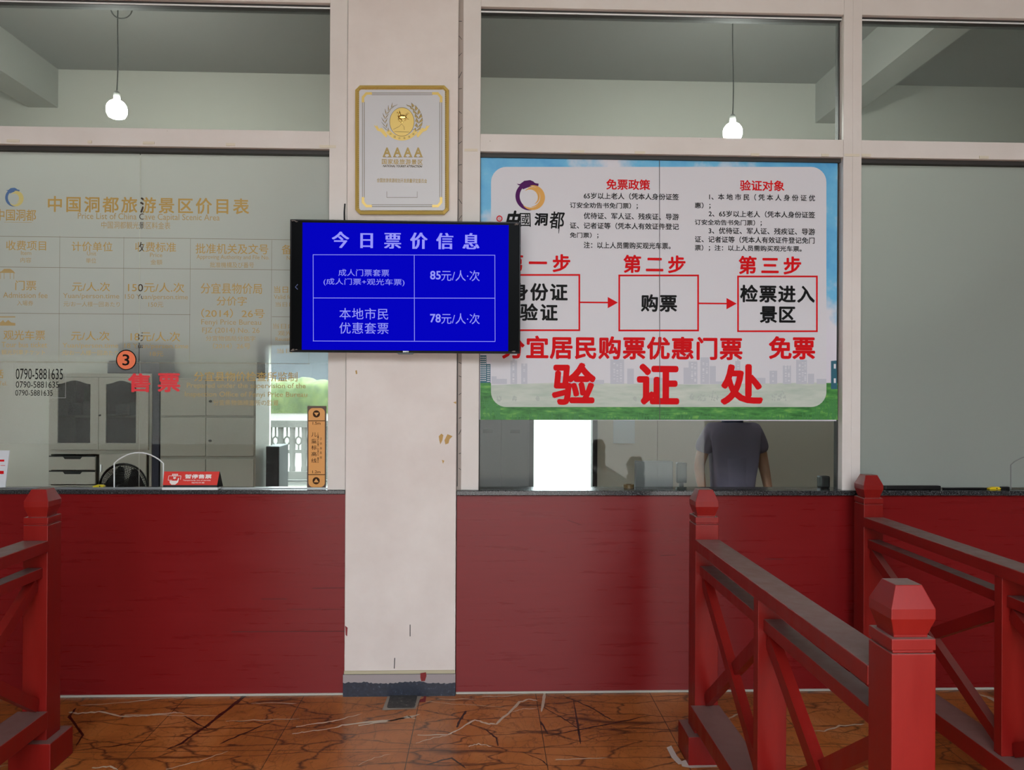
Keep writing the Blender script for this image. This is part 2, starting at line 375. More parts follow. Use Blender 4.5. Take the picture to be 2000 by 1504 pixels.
vein('white_vein', VEIN, [
    z7([(330, 303, 3), (500, 303, 3), (560, 270, 3), (650, 218, 4), (720, 240, 5), (770, 240, 4), (840, 178, 4), (900, 118, 4), (950, 104, 4), (1000, 112, 3)]),
    z7([(320, 348, 1), (420, 318, 2), (500, 306, 2)]), z7([(440, 100, 1), (560, 102, 2), (660, 105, 2)]), z7([(690, 90, 2), (800, 88, 2), (960, 72, 1)]),
    z7([(375, 115, 1), (520, 128, 1), (820, 148, 1)]), z7([(860, 170, 1), (920, 158, 2), (1005, 150, 1)]), z7([(1040, 62, 4), (1030, 130, 4), (1020, 175, 2)]),
    z7([(615, 365, 2), (670, 352, 3), (745, 366, 2)]), z7([(1100, 440, 2), (1260, 436, 2), (1390, 430, 1)]), z7([(0, 250, 4), (150, 228, 4), (280, 205, 4), (345, 185, 2)]),
    z7([(270, 195, 2), (320, 212, 2)]), z7([(0, 470, 1), (90, 430, 1), (180, 408, 1)]),
    z8([(300, 1092, 5), (340, 1098, 5), (430, 1090, 4), (540, 1112, 3), (640, 1106, 4), (760, 1094, 3), (800, 1098, 1)]),
    z8([(540, 1104, 3), (700, 1104, 2), (980, 1108, 1)]), z8([(350, 1062, 1), (560, 1050, 2), (690, 1032, 3), (860, 1024, 1)]),
    z8([(1090, 1055, 1), (1180, 1052, 2), (1290, 1054, 2)]), z8([(980, 1130, 1), (1130, 1126, 2), (1300, 1120, 1)]),
    z8([(1285, 1155, 2), (1400, 1138, 3), (1470, 1125, 3), (1570, 1098, 1)]), z8([(1268, 1186, 2), (1320, 1178, 3), (1420, 1165, 2), (1500, 1146, 4), (1700, 1126, 5), (1810, 1104, 3)]),
    z8([(720, 1342, 2), (860, 1305, 2), (990, 1260, 1)]),
    [(1800, 1430, 2), (1830, 1427, 3), (1870, 1424, 4), (1910, 1418, 2)], [(1900, 1352, 5), (1930, 1362, 8), (1960, 1378, 6), (1990, 1392, 3)], [(1560, 1425, 2), (1610, 1428, 3), (1640, 1418, 4), (1690, 1414, 3)],
    [(1405, 1408, 2), (1432, 1400, 3), (1446, 1392, 2)], [(0, 1497, 2), (60, 1490, 2)], [(180, 1500, 3), (215, 1497, 4), (230, 1504, 2)]])
vein('dark_vein', DVEIN, [
    z8([(1060, 1022, 7), (980, 1085, 6), (900, 1150, 5), (790, 1225, 4), (710, 1260, 2)]), z8([(1190, 1130, 2), (1060, 1182, 4), (950, 1232, 2)]),
    z8([(300, 1262, 1), (480, 1240, 3), (690, 1208, 2)]), z8([(330, 1075, 2), (300, 1110, 4), (360, 1190, 3), (330, 1240, 2)]), z8([(800, 1110, 2), (900, 1165, 2), (1130, 1158, 2)]),
    z7([(1040, 308, 2), (1230, 275, 3), (1420, 235, 3), (1660, 190, 1)]), z7([(1140, 80, 1), (1280, 140, 3), (1400, 212, 3), (1430, 222, 1)]), z7([(1200, 110, 1), (1225, 250, 3), (1240, 355, 3)]),
    z7([(1035, 150, 1), (1150, 215, 2), (1230, 270, 1)]), z7([(600, 170, 3), (560, 230, 4), (550, 262, 3)]), z7([(700, 265, 2), (770, 320, 3), (780, 365, 2)]), z7([(380, 470, 3), (520, 430, 4), (600, 490, 3)]),
    z7([(920, 400, 1), (1030, 445, 2), (1060, 480, 1)]), z7([(1015, 225, 3), (1060, 300, 3)])])
# ---- porch around and behind the photographer, with unseen walls added to shape the light
PORCH = mat('porch_plaster', (0, 0, 0), 0.8, albedo=(0.13, 0.12, 0.11))
o = MB().box(-9, 9, -7.2, 3.2, 5.0, 5.2).build('roof', PORCH); tag(o, 'flat roof over the porch and the ticket room', 'roof', kind='structure')
o = MB().box(-9.2, -2.9, -7.2, -6.8, -.03, 5).build('wall_added_front_left', PORCH); tag(o, 'unseen porch wall left of the entrance opening, added to narrow the light', 'wall', kind='structure')  # unseen front walls added to bound the bright opening the panels reflect
o = MB().box(3.3, 9.2, -7.2, -6.8, -.03, 5).build('wall_added_front_right', PORCH); tag(o, 'unseen porch wall right of the entrance opening, added to darken reflections', 'wall', kind='structure')

o = MB().box(-6.2, -6.0, -6.8, -.001, 0, 5).build('wall_added_porch_left', PORCH); tag(o, 'unseen left end wall of the porch, added to cut side light', 'wall', kind='structure')  # unseen end walls added to keep light off the post sides
o = MB().box(6.0, 6.2, -6.8, -.001, 0, 5).build('wall_added_porch_right', PORCH); tag(o, 'unseen right end wall of the porch, added to cut side light', 'wall', kind='structure')
BACKDROP = mat('dark_backdrop', (0, 0, 0), .9); v = coords(BACKDROP); setc(BACKDROP, ramp(BACKDROP, noise(BACKDROP, v, .6, 6, .7), [(0.35, (.012, .022, .010, 1)), (.7, (.05, .075, .03, 1))]))  # mottled dark green for the added reflection backdrop
mb = MB()
for i in range(25):
    a = -60 + i * 5; h = 12 + 3 * math.sin(i * .9)
    mb.v += [(a, -44 + math.sin(i) * 1.5, -.05), (a, -46 + math.sin(i * 1.7), h * .7), (a, -52, h)]
for i in range(24):
    for j in range(2): mb.f.append((i * 3 + j, i * 3 + 3 + j, i * 3 + 4 + j, i * 3 + 1 + j))
o = mb.build('hill', BACKDROP); tag(o, 'unseen dark green backdrop added behind the photographer to darken reflections', 'hill', kind='structure')  # unseen, added so the television reflects something dark

# ---- facade
xcL, xcR = P(674, 800).x, P(894, 800).x
zc = P(900, 957).z                                       # counter top
zpan = zc - .022
CX0, CX1 = P(676, 650, -.02).x, P(892.5, 650, -.02).x
o = MB().box(CX0, CX1, -.02, .35, 0, 5.0).build('column', PLASTER, bevel=.004); col = tag(o, 'cream plastered column between the two ticket windows', 'column', kind='structure')
TILE = mat('dark_blue_tile', (0, 0, 0), 0.35)
v = coords(TILE); c0 = ramp(TILE, noise(TILE, v, 60, 3), [(0.35, (0.010, 0.012, 0.022, 1)), (0.62, (0.016, 0.020, 0.036, 1)), (0.78, (0.14, 0.15, 0.18, 1))]); setc(TILE, c0)
x0, x1, z0, z1 = R(671, 1312, 890, 1352, -.03)
MB().box(CX0 - .004, CX1 + .002, -.032, 0, 0, .118).build('skirting', TILE, col)
GREYC = mat('grey_mortar', (150, 138, 138), .8)
zz = [(CX0 - .004 + (CX1 - CX0 + .006) * i / 60, .074 + .005 * math.sin(i * .21) + random.uniform(-.004, .004)) for i in range(61)]
MB().flat([(CX0 - .004, .118), *zz, (CX1 + .002, .118)], -.0332).build('mortar_band', GREYC, col)
MB().box(CX0, CX1, -.026, -.018, .118, .135).build('cream_strip', mat('yellowed_plaster', (176, 164, 138), .8), col)
mb = MB(); poly(mb, [(821, 1315), (832, 1313), (833, 1320), (830, 1330), (823, 1331), (821, 1324)], -.0336); mb.build('paint_splash', mat('dried_red_paint', (122, 24, 26), .5), col)
mb = MB(); poly(mb, [(674, 1222), (679, 1226), (678, 1243), (675, 1240)], -.0212); mb.build('paint_splash', mat('dried_red_paint', (122, 24, 26), .5), col)
mb = MB()
for a, b, c_, d in ((801, 1220, 801, 1243), (771, 1285, 770, 1306)): line(mb, a, b, c_, d, 1.6, -.0206)
mb.build('crack', GASKET, col)
mb = MB()
for L in ([(857, 852), (862, 847), (866, 850), (864, 860), (860, 868), (858, 860)], [(868, 860), (874, 848), (884, 852), (878, 858), (876, 866), (870, 868)], [(863, 898), (868, 900), (865, 906)], [(694, 724), (697, 723), (698, 730), (695, 731)], [(885, 786), (891, 784), (891, 789)]):
    poly(mb, L, -.0206)
mb.build('peeled_patch', mat('bare_ochre_plaster', (178, 140, 82), .8), col)
# red dado panels under the counters
o = MB().box(-6.0, CX0 - .003, 0, .12, 0.006, zpan).build('wall_left', REDPANEL); wl = tag(o, 'glossy red counter front panel left of the column', 'counter front', kind='structure')
o = MB().box(CX1 + .004, 6.0, 0, .12, 0.006, zpan - .005).build('wall_right', REDPANEL); wr = tag(o, 'glossy red counter front panel right of the column', 'counter front', kind='structure')
mb = MB(); mb.box(-6, CX0 - .003, -.008, .002, 0, .010); mb.box(CX1 + .004, 6, -.008, .002, 0, .010)
o = mb.build('baseboard_front', mat('white_grout', (176, 168, 158), .8)); tag(o, 'thin pale grout strip where the red panels meet the floor', 'grout strip', kind='structure')
SCR = mat('paint_crack', (66, 18, 16), .7)
mb = MB()
for a, b, c_, d, w in ((452, 1234, 673, 1233, 1.2), (610, 1149, 673, 1148, 1), (510, 1170, 560, 1170, 1), (560, 1190, 670, 1190, .8)): line(mb, a, b, c_, d, w, -.0006)
mb.build('paint_crack', SCR, wl)
mb = MB()
for a, b, c_, d, w in ((1494, 1092, 1530, 1092, 1), (1290, 1085, 1320, 1084, 1), (1108, 1016, 1135, 1025, .8)): line(mb, a, b, c_, d, w, -.0006)
mb.build('paint_crack', SCR, wr)
# caulk joint right of the column
mb = MB(); mb.box(CX1, P(902.5, 500).x, .004, .06, zc, 5); o = mb.build('trim_1', mat('cracked_caulk', (152, 138, 130), .8)); tag(o, 'cracked caulk strip between column and right window frame', 'caulk strip', kind='structure')
mb = MB()
for k in range(26): line(mb, 896, 40 + k * 35 + random.uniform(-9, 9), 902, 40 + k * 35 + random.uniform(-9, 9), 1.2, .0035)
line(mb, 895.5, 10, 893, 950, 1.6, -.001)
mb.build('crack', GASKET, o)
MB().box(CX0 - .0028, CX0 - .0005, -.004, .03, zc - .02, 5).build('trim_2', GASKET)['kind'] = 'structure'
bpy.data.objects['trim_2']['label'] = 'dark gap between column and left window frame'; bpy.data.objects['trim_2']['category'] = 'joint'

# granite counter slabs
mb = MB().box(-3.49, CX0 - .002, -.012, .135, zpan, zc); o = mb.build('countertop', GRANITE, bevel=.003); tag(o, 'dark granite countertop under the price list window, left of column', 'countertop')
mb = MB().box(CX1 + .002, 3.69, -.03, .135, zpan - .004, zc); o = mb.build('countertop', GRANITE, bevel=.003); tag(o, 'dark granite countertop right of the column, under the poster window', 'countertop')

# window frames: members are parts, glass panes too
ZT = P(1300, 20).z; zm1, zm0 = P(1300, 267).z, P(1300, 301).z
XL1 = P(642, 500).x; XR0, XR1 = P(937, 500).x, P(902.5, 500).x; XM0, XM1 = P(1646.5, 500).x, P(1682, 500).x
def window(name, x0, x1, sl, sr, label):
    """x0..x1 glass opening, sl/sr outer edges of the stiles"""
    t = thing(name, ((x0 + x1) / 2, .05, zc), label, 'window', kind='structure')
    MB().box(sl, x0, 0, .10, zc, ZT + .12).build('stile', CREAM, t, bevel=.002)
    MB().box(x1, sr, 0, .10, zc, ZT + .12).build('stile', CREAM, t, bevel=.002)
    MB().box(x0, x1, .002, .10, ZT, ZT + .12).build('top_rail', CREAM, t, bevel=.002)
    MB().box(x0, x1, .002, .10, zm0, zm1).build('middle_rail', CREAM, t, bevel=.002)
    gk = MB()
    for a, b in ((ZT - .022, ZT), (zm0 - .022, zm0)): gk.box(x0, x1, .03, .09, a, b)
    gk.box(x0, x0 + .006, .05, .09, zc, zm0); gk.box(x1 - .006, x1, .05, .09, zc, ZT - .022)
    gk.build('gasket', GASKET, t)
    MB().tube([(x0, .028, ZT - .016), (x1, .028, ZT - .016)], .0045, 8).build('white_bead', WHITE, t)
    MB().box(x0, x1, .060, .066, zm1, ZT).build('transom_pane', GLASS, t)
    MB().box(x0, x1, .061, .065, zm1, ZT).build('haze_coat', HAZE, t)  # thin milky sheet added inside the pane for haze
    return t
w1 = window('window_1', -3.4, XL1, -3.5, CX0 - .003, 'cream framed ticket window left of the column, printed with the price list')
w2 = window('window_2', XR0, XM0, XR1, (XM0 + XM1) / 2, 'cream framed ticket window right of the column, covered by the poster')
w3 = window('window_3', XM1, 3.6, (XM0 + XM1) / 2, 3.7, 'cream framed window at the right end with plain frosted glass')
XS1, XS2 = P(273, 600, .062).x, P(1288, 600, .03).x
def panes(t, x0, xs, x1, zb=None):
    for a, b in ((x0, xs - .0015), (xs + .0015, x1)): MB().box(a, b, .060, .066, zb or zc + .004, zm0).build('glass_pane', GLASS, t)
panes(w1, -3.4, XS1, XL1); panes(w2, XR0, XS2, XM0); panes(w3, XM1, XM1 + 1.02, 3.6)
def arch(t, ul, ur, vt, vs, m):
    pts = [P(ul, 955, .058), P(ul, vs, .058)]
    for i in range(1, 12):
        a = i / 12; u = ul + (ur - ul) * a; pts.append(P(u, vs - (vs - vt) * math.sin(math.pi * a) ** .8, .058))
    pts += [P(ur, vs, .058), P(ur, 955, .058)]
    MB().tube(pts, .0035, 6).build('hatch_edge', m, t)
arch(w1, 223, 319, 884, 905, WHITE); arch(w3, 1974, 2060, 890, 908, mat('hatch_grey', (120, 120, 118), .4))
# scraps of old tape on the rails
TAPE = mat('old_tape', (205, 192, 172), .7)
for t, L in ((w1, [(25, 275, 24), (175, 277, 8), (290, 279, 22), (450, 282, 18), (640, 286, 32)]), (w2, [(920, 293, 26), (1128, 296, 26), (1250, 298, 20), (1475, 302, 16), (1612, 303, 14), (1664, 303, 30)]), (w3, [(1692, 303, 18), (1922, 307, 18)])):
    for u, q, w in L:
        x0, x1, z0, z1 = R(u - w / 2, q - 2.5, u + w / 2, q + 2.5, -.002); MB().box(x0, x1, -.0025, .003, z0, z1).build('tape_scrap', TAPE, t)
o = MB().box(-9, CX0, .0, .2, ZT + .12, 5).box(CX1, 9, .0, .2, ZT + .12, 5).build('wall_upper', CREAM); tag(o, 'cream wall above the ticket windows', 'wall', kind='structure')
mb = MB()
mb.box(-9, -3.5, 0, .2, zpan, ZT + .12); mb.box(3.7, 9, 0, .2, zpan, ZT + .12); o = mb.build('wall_ends', CREAM); tag(o, 'cream wall beyond the ends of the ticket windows', 'wall', kind='structure')

# ---- ticket room behind the glass
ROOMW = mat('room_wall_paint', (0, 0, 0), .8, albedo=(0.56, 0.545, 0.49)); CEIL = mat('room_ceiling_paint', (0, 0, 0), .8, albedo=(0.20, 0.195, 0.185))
YB = 2.7
def bx(u, y): return P(u, 752, y).x
oA0, oA1 = bx(517, YB), bx(700, YB); oB0, oB1 = bx(1040, YB), bx(1160, YB); ZO = 2.02
mb = MB()
mb.box(-9, oA0, YB, YB + .2, 0, 4.6); mb.box(oA1, oB0, YB, YB + .2, 0, 4.6); mb.box(oB1, 9, YB, YB + .2, 0, 4.6)
mb.box(oA0, oA1, YB, YB + .2, ZO, 4.6); mb.box(oB0, oB1, YB, YB + .2, ZO, 4.6); mb.box(oA0, oA1, YB, YB + .2, 0, .45)
o = mb.build('wall_back', ROOMW); tag(o, 'pale back wall of the ticket room with two bright openings', 'wall', kind='structure')
zcl = P(1300, 158, YB).z
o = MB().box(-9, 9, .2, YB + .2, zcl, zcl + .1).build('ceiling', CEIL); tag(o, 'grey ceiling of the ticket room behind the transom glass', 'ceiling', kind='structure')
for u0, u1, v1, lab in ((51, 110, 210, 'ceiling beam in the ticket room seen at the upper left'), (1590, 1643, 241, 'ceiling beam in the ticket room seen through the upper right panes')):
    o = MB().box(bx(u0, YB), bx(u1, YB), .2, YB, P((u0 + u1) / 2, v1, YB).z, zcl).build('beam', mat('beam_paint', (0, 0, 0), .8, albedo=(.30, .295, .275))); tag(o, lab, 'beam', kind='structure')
o = MB().box(-5.2, -5, .2, .7, 0, zcl).box(-5.2, -5, 2.4, YB, 0, zcl).box(-5.2, -5, .7, 2.4, 0, .8).box(-5.2, -5, .7, 2.4, 2.4, zcl).build('wall_room_left', ROOMW); tag(o, 'left side wall of the ticket room with an added opening for daylight', 'wall', kind='structure')  # opening added out of view to brighten the room
o = MB().box(5.2, 5.4, .2, YB, 0, zcl).build('wall_room_right', ROOMW); tag(o, 'right side wall of the ticket room', 'wall', kind='structure')
DFRAME = mat('dark_window_frame', (40, 40, 44), .5)
def opening(name, x0, x1, z0, lab):
    t = thing(name, ((x0 + x1) / 2, YB, z0), lab, 'window', kind='structure')
    w = .06
    MB().box(x0 - w, x0 + .012, YB - .03, YB + .08, z0, ZO).build('jamb', DFRAME, t)
    MB().box(x1 - .012, x1 + .03, YB - .03, YB + .08, z0, ZO).build('jamb', DFRAME, t)
    MB().box(x0 - w, x1 + .03, YB - .03, YB + .08, ZO, ZO + .05).build('head_rail', DFRAME, t)
    MB().box(x0 + .012, x1 - .012, YB + .03, YB + .036, z0, ZO).build('glass_pane', GLASS, t)
opening('window_4', oA0, oA1, .45, 'back window of the room showing a white balustrade and greenery')
opening('door_1', oB0, oB1, 0.0, 'bright glazed door in the back wall below the poster')

# ------------------------------------------------------------------ television
def emis(name, rgb, k=1.0):
    if name in MATS: return MATS[name]
    m = bpy.data.materials.new(name); m.use_nodes = True; b = m.node_tree.nodes['Principled BSDF']
    b.inputs['Base Color'].default_value = (0.001, 0.001, 0.002, 1); b.inputs['Roughness'].default_value = .3; b.inputs['Specular IOR Level'].default_value = 0
    b.inputs['Emission Color'].default_value = lin(rgb); b.inputs['Emission Strength'].default_value = k / 2 ** EXPO
    MATS[name] = m; return m
TY = -.135
tv = thing('television', (P(791, 560, TY).x, -.02, P(791, 690, TY).z), 'wall mounted black television showing ticket prices on a blue screen, fixed across the column', 'television')
x0, x1, z0, z1 = R(566, 431, 1016.5, 689, TY)
MB().box(x0, x1, TY + .006, -.085, z0, z1).build('casing', mat('tv_black', (12, 12, 13), .4, spec=.08), tv, bevel=.004)
fr = MB(); b = .012
fr.box(x0, x1, TY, TY + .006, z1 - b * .7, z1); fr.box(x0, x1, TY, TY + .006, z0, z0 + b); fr.box(x0, x0 + b * .7, TY, TY + .006, z0 + b, z1 - b * .7); fr.box(x1 - b * .7, x1, TY, TY + .006, z0 + b, z1 - b * .7)
bz = fr.build('bezel', mat('glossy_black', (20, 17, 19), .2, spec=.1), tv, bevel=.0015)
xm = (x0 + x1) / 2
MB().prism([(xm - .05, z0 + .002), (xm + .05, z0 + .002), (xm + .035, z0 - .008), (xm - .035, z0 - .008)], TY + .001, TY + .02).build('infrared_window', BLACK, tv)
MB().box(x0 + .009, x1 - .009, TY + .003, TY + .006, z0 + .012, z1 - .009).build('dark_screen_border', mat('black_screen', (6, 6, 8), .25, spec=.03), tv)
a0, a1, c0_, c1_ = R(590, 437, 993, 684.5, TY)
sc = MB().box(a0, a1, TY + .0015, TY + .004, c0_, c1_).build('screen', emis('screen_blue', (2, 1, 190)), tv)
tl = MB(); ty = TY + .0008
cells(tl, '今日票价信息', 648, 453, 937, 487, ty, .008, vert=.028)
tl.build('lettering', emis('screen_title', (150, 150, 250)), sc)
tl = MB()
tl = MB(); put(tl, '成人门票套票', 661, 526, 760, 539.5, ty); tl.build('price_lettering', emis('screen_text', (150, 152, 248)), sc)
tl = MB(); put(tl, '(成人门票+观光车票)', 632, 544, 790, 558.5, ty); tl.build('price_lettering', emis('screen_text', (150, 152, 248)), sc)
tl = MB(); cells(tl, '本地市民', 662, 601, 760, 625, ty); tl.build('price_lettering', emis('screen_text', (150, 152, 248)), sc)
tl = MB(); cells(tl, '优惠套票', 662, 629, 760, 653, ty); tl.build('price_lettering', emis('screen_text', (150, 152, 248)), sc)
tl = MB(); put(tl, '85', 840, 529, 861, 546, ty, .02); tl.build('price_lettering', emis('screen_text', (150, 152, 248)), sc)
tl = MB(); put(tl, '元/人·次', 862, 528, 937, 549, ty); tl.build('price_lettering', emis('screen_text', (150, 152, 248)), sc)
tl = MB(); put(tl, '78', 840, 613, 861, 630, ty, .02); tl.build('price_lettering', emis('screen_text', (150, 152, 248)), sc)
tl = MB(); put(tl, '元/人·次', 862, 612, 937, 633, ty); tl.build('price_lettering', emis('screen_text', (150, 152, 248)), sc)
tl = MB()
for L in ((611, 497.5, 967, 498.5, 1.1), (611, 666, 967, 667, 1.1), (611.5, 582, 967, 582.5, 1.2), (611.5, 498, 612, 666.5, 1.1), (966.5, 498.5, 967, 667, 1.1), (809, 498, 809.5, 666.5, 1.1)): line(tl, *L, ty)
tl.build('price_table', emis('screen_text', (150, 152, 248)), sc)
tl = MB(); put(tl, 'SANYO', 787, 685.3, 798, 688.3, TY - .0004, .02); tl.build('maker_lettering', STEEL, bz)
tl = MB(); poly(tl, [(581, 555), (582, 556), (577.5, 560.5), (582, 565), (581, 566), (576, 560.5)], TY + .0026); tl.build('arrow_mark', mat('dim_blue', (70, 80, 130), .5), tv)
MB().box(xm - .25, xm + .25, -.085, -.021, (z0 + z1) / 2 - .15, (z0 + z1) / 2 + .15).build('wall_bracket', BLACKM, tv)
FOIL = mat('clear_wrap', (120, 110, 105), .15)
mb = MB()
for cx, cz, sx_, sz_ in ((x0, z1, 1, -1), (x1, z1, -1, -1), (x0, z0, 1, 1), (x1, z0, -1, 1)):
    for k in range(5):
        a = random.uniform(.004, .03); q = random.uniform(.002, .012)
        mb.quad((cx + sx_ * a, TY - .001, cz + sz_ * q), (cx + sx_ * (a + .016), TY - .0015, cz + sz_ * (q + .003)), (cx + sx_ * (a + .006), TY - .003, cz + sz_ * (q + .006)))
mb.build('film_crinkle', FOIL, tv)
mb = MB().tube([P(673.5, 398, -.006), P(672.5, 415, -.008), P(672.8, 440, -.02), P(673, 470, -.05)], .004, 8); o = mb.build('power_cord', BLACK); tag(o, 'short black power cord coming down the column edge behind the television', 'cord')

# ------------------------------------------------------------------ plaque on the column
PY = -.048
pq = thing('plaque', (P(785, 300, -.03).x, -.02, P(785, 418, PY).z), 'silver plaque in a gold frame hung on the column above the television', 'plaque')
def cham(u0, v0, u1, v1, c, y):
    return [(P(u, q, y).x, P(u, q, y).z) for u, q in ((u0 + c, v0), (u1 - c, v0), (u1, v0 + c), (u1, v1 - c), (u1 - c, v1), (u0 + c, v1), (u0, v1 - c), (u0, v0 + c))]
MB().prism(cham(694, 167, 876, 417, 8, PY), -.03, -.0195).build('backing_board', GOLD, pq)
mb = MB(); A, B, C_ = cham(693.5, 166, 876.5, 418, 9, PY), cham(698, 170.5, 872, 413.5, 7.5, PY), cham(702, 175.5, 868, 409, 2, PY)
def loop3(A, ya, B, yb):
    for i in range(8):
        j = (i + 1) % 8; mb.quad((A[i][0], ya, A[i][1]), (A[j][0], ya, A[j][1]), (B[j][0], yb, B[j][1]), (B[i][0], yb, B[i][1]))
loop3(A, -.026, A, PY + .004); loop3(A, PY + .004, B, PY - .004); loop3(B, PY - .004, C_, PY + .010); loop3(C_, PY + .010, C_, PY + .02)
frm = mb.build('gold_frame', GOLD, pq)
mb = MB()
for k in range(60):
    t = k / 59
    for (ua, va), (ub, vb) in (((704, 171), (866, 175)),): line(mb, ua + (ub - ua) * t, va, ua + (ub - ua) * t - 1.5, va + 4, .5, PY - .003)
    line(mb, 698.5, 180 + t * 226, 701, 179 + t * 226, .5, PY - .003); line(mb, 869, 181 + t * 226, 872, 180 + t * 226, .5, PY - .003); line(mb, 706 + t * 160, 410, 704.5 + t * 160, 413, .5, PY - .003)
mb.build('rope_pattern', DARKGOLD, frm)
pf = MB().prism(cham(701, 174, 869, 411, 2, PY), PY + .006, -.02).build('silver_face', SILVER, pq)
YF = PY + .0052
mb = MB()
for u0, v0, u1, v1 in ((708, 181.5, 862.5, 403.5), (711.5, 185, 859, 400)):
    line(mb, u0 + 14, v0, u1 - 14, v0, .9, YF); line(mb, u0 + 14, v1, u1 - 14, v1, .9, YF); line(mb, u0, v0 + 14, u0, v1 - 14, .9, YF); line(mb, u1, v0 + 14, u1, v1 - 14, .9, YF)
line(mb, 755.5, 374, 755.5, 386, .6, YF); line(mb, 815, 374, 815, 386, .6, YF); line(mb, 755.5, 385.7, 815, 385.7, .7, YF)
mb.build('engraved_border', DARKGOLD, pf)
mb = MB()
for sx_, u in ((1, 706.5), (-1, 864)):
    for sy, q in ((1, 180), (-1, 405)):
        mb = MB(); poly(mb, [(u, q + sy * 20), (u, q + sy * 9), (u + sx_ * 8, q), (u + sx_ * 20, q), (u + sx_ * 20, q + sy * 5), (u + sx_ * 10, q + sy * 5), (u + sx_ * 5, q + sy * 11), (u + sx_ * 5, q + sy * 20)], YF - .0004); mb.build('corner_ornament', GOLD, pf)
# emblem: disc with a relief horse, laurel sprays and a ribbon
mb = MB(); disc(mb, 785, 238, 23.8, YF - .0006, 40, 28); em = mb.build('emblem_disc', GOLD, pf)
mb = MB()
for i in range(40):
    a, b = 2 * math.pi * i / 40, 2 * math.pi * (i + 1) / 40
    line(mb, 785 + 23.8 * math.cos(a), 238 - 28 * math.sin(a), 785 + 23.8 * math.cos(b), 238 - 28 * math.sin(b), .8, YF - .0008)
for L in ([(768, 253), (780, 247)], [(780, 247), (784, 242)], [(784, 242), (789, 247)], [(789, 247), (790, 254)], [(770, 257), (800, 258)], [(776, 233), (779, 230)], [(794, 232), (799, 233)], [(791, 224), (797, 220)]):
    line(mb, *L[0], *L[1], .7, YF - .001)
mb.build('engraving', DARKGOLD, em)
hp = []
mb = MB()
for c_, r_, st in (((785, 228), 3.6, (4.6, 1)),):
    pass
def blob(u, q, ru, rv, ry=.003):
    c = P(u, q, YF - .001); k = (YF - CAM.y) / F
    b = len(mb.v); n1_, n2_ = 8, 14
    for i in range(n1_ + 1):
        for j in range(n2_):
            th, ph = math.pi * i / n1_, 2 * math.pi * j / n2_
            mb.v.append((c.x + ru * k * math.sin(th) * math.cos(ph), c.y - ry * math.sin(th) * math.sin(ph), c.z + rv * k * math.cos(th)))
    for i in range(n1_):
        for j in range(n2_): mb.f.append((b + i * n2_ + j, b + i * n2_ + (j + 1) % n2_, b + (i + 1) * n2_ + (j + 1) % n2_, b + (i + 1) * n2_ + j))
def limb(pts, r): 
    k = (YF - CAM.y) / F; mb.tube([P(u, q, YF - .0015) for u, q in pts], [x * k for x in r], 8)
blob(785.5, 228, 8.5, 4.0); limb([(779, 228), (781, 222), (780.5, 218.5)], [2.6, 2.0, 1.6]); limb([(781, 217.8), (777.5, 219.5), (775, 220.5)], [1.5, 1.3, .8])
limb([(780.5, 217), (780, 214.8)], [.7, .3]); limb([(780, 231), (778, 235), (781, 237)], [1.2, .8, .6]); limb([(782, 231), (785, 236), (785, 238)], [1.2, .8, .7]); limb([(790, 231), (793, 233.5), (790, 236)], [1.2, .8, .6]); limb([(792, 228), (795, 232), (797, 232)], [1.3, .8, .6]); limb([(793, 226), (797, 222), (799, 221)], [.9, .7, .3])
blob(785, 238.5, 3.2, 1.2, .002)
mb.build('horse_relief', mat('polished_gold', (0, 0, 0), .22, metal=.9, albedo=(.75, .52, .16)), em, smooth=True)
mb = MB(); ml = MB()
for s in (-1, 1):
    for i in range(7):
        t = i / 6; a = math.radians(-38 + t * 88); cu, cv = 785 + s * 33 * math.cos(a), 236 - 34 * math.sin(a)
        dirx, diry = -s * math.sin(a) , -math.cos(a)
        for k in (-1, 1):
            ox, oy = k * s * 5.0 * math.cos(a * .6), -k * 2.5 * abs(math.sin(a)) - 1
            tip = (cu + dirx * 10 + ox * 1.15, cv + diry * 10 + oy)
            mid1 = (cu + dirx * 4 + ox * 1.0 + k * 2.2, cv + diry * 4 + oy * .2); mid2 = (cu + dirx * 4.5 + ox * .2, cv + diry * 4.5)
            poly(mb, [(cu, cv), mid1, tip, mid2], YF - .0004); line(ml, cu, cv, *tip, .6, YF - .0008)
            line(ml, *mid1, *tip, .5, YF - .0008)
mb.build('laurel_spray', GOLDINK, pf); ml.build('engraving', DARKGOLD, pf)
mb = MB(); ring(mb, 785, 237, 29, 37.5, YF - .0005, 30, 214, 326)
for s in (-1, 1):
    poly(mb, [(785 + s * 24, 250), (785 + s * 33, 250), (785 + s * 45, 250), (785 + s * 36, 259), (785 + s * 30, 268.5), (785 + s * 25, 263)][0:0] or [(785 + s * 28, 264), (785 + s * 31, 269), (785 + s * 40, 259), (785 + s * 45, 252), (785 + s * 40, 249.5), (785 + s * 34, 255)], YF - .0009)
    poly(mb, [(785 + s * 40, 258), (785 + s * 48, 255), (785 + s * 55, 244), (785 + s * 50, 247), (785 + s * 49, 244), (785 + s * 45, 251)], YF - .0007)
mb.build('ribbon_band', GOLD, pf)
mb = MB()
for i, ch in enumerate('中国优秀旅游'):
    a = math.radians(228 + i * 16.8); u, q = 785 + 33.4 * math.cos(a), 237 - 33.4 * math.sin(a); put(mb, ch, u - 2, q - 2, u + 2, q + 2, YF - .0012)
mb.build('ribbon_lettering', DARKGOLD, pf)
mb = MB()
for i in range(4): put(mb, 'A', 748 + i * 20.3, 288, 764 + i * 20.3, 306, YF - .0006, .035); [line(mb, 748 + i * 20.3 + d - .5, 306, 748 + i * 20.3 + d + 6, 306, 1.6, YF - .0006) for d in (0, 10)]
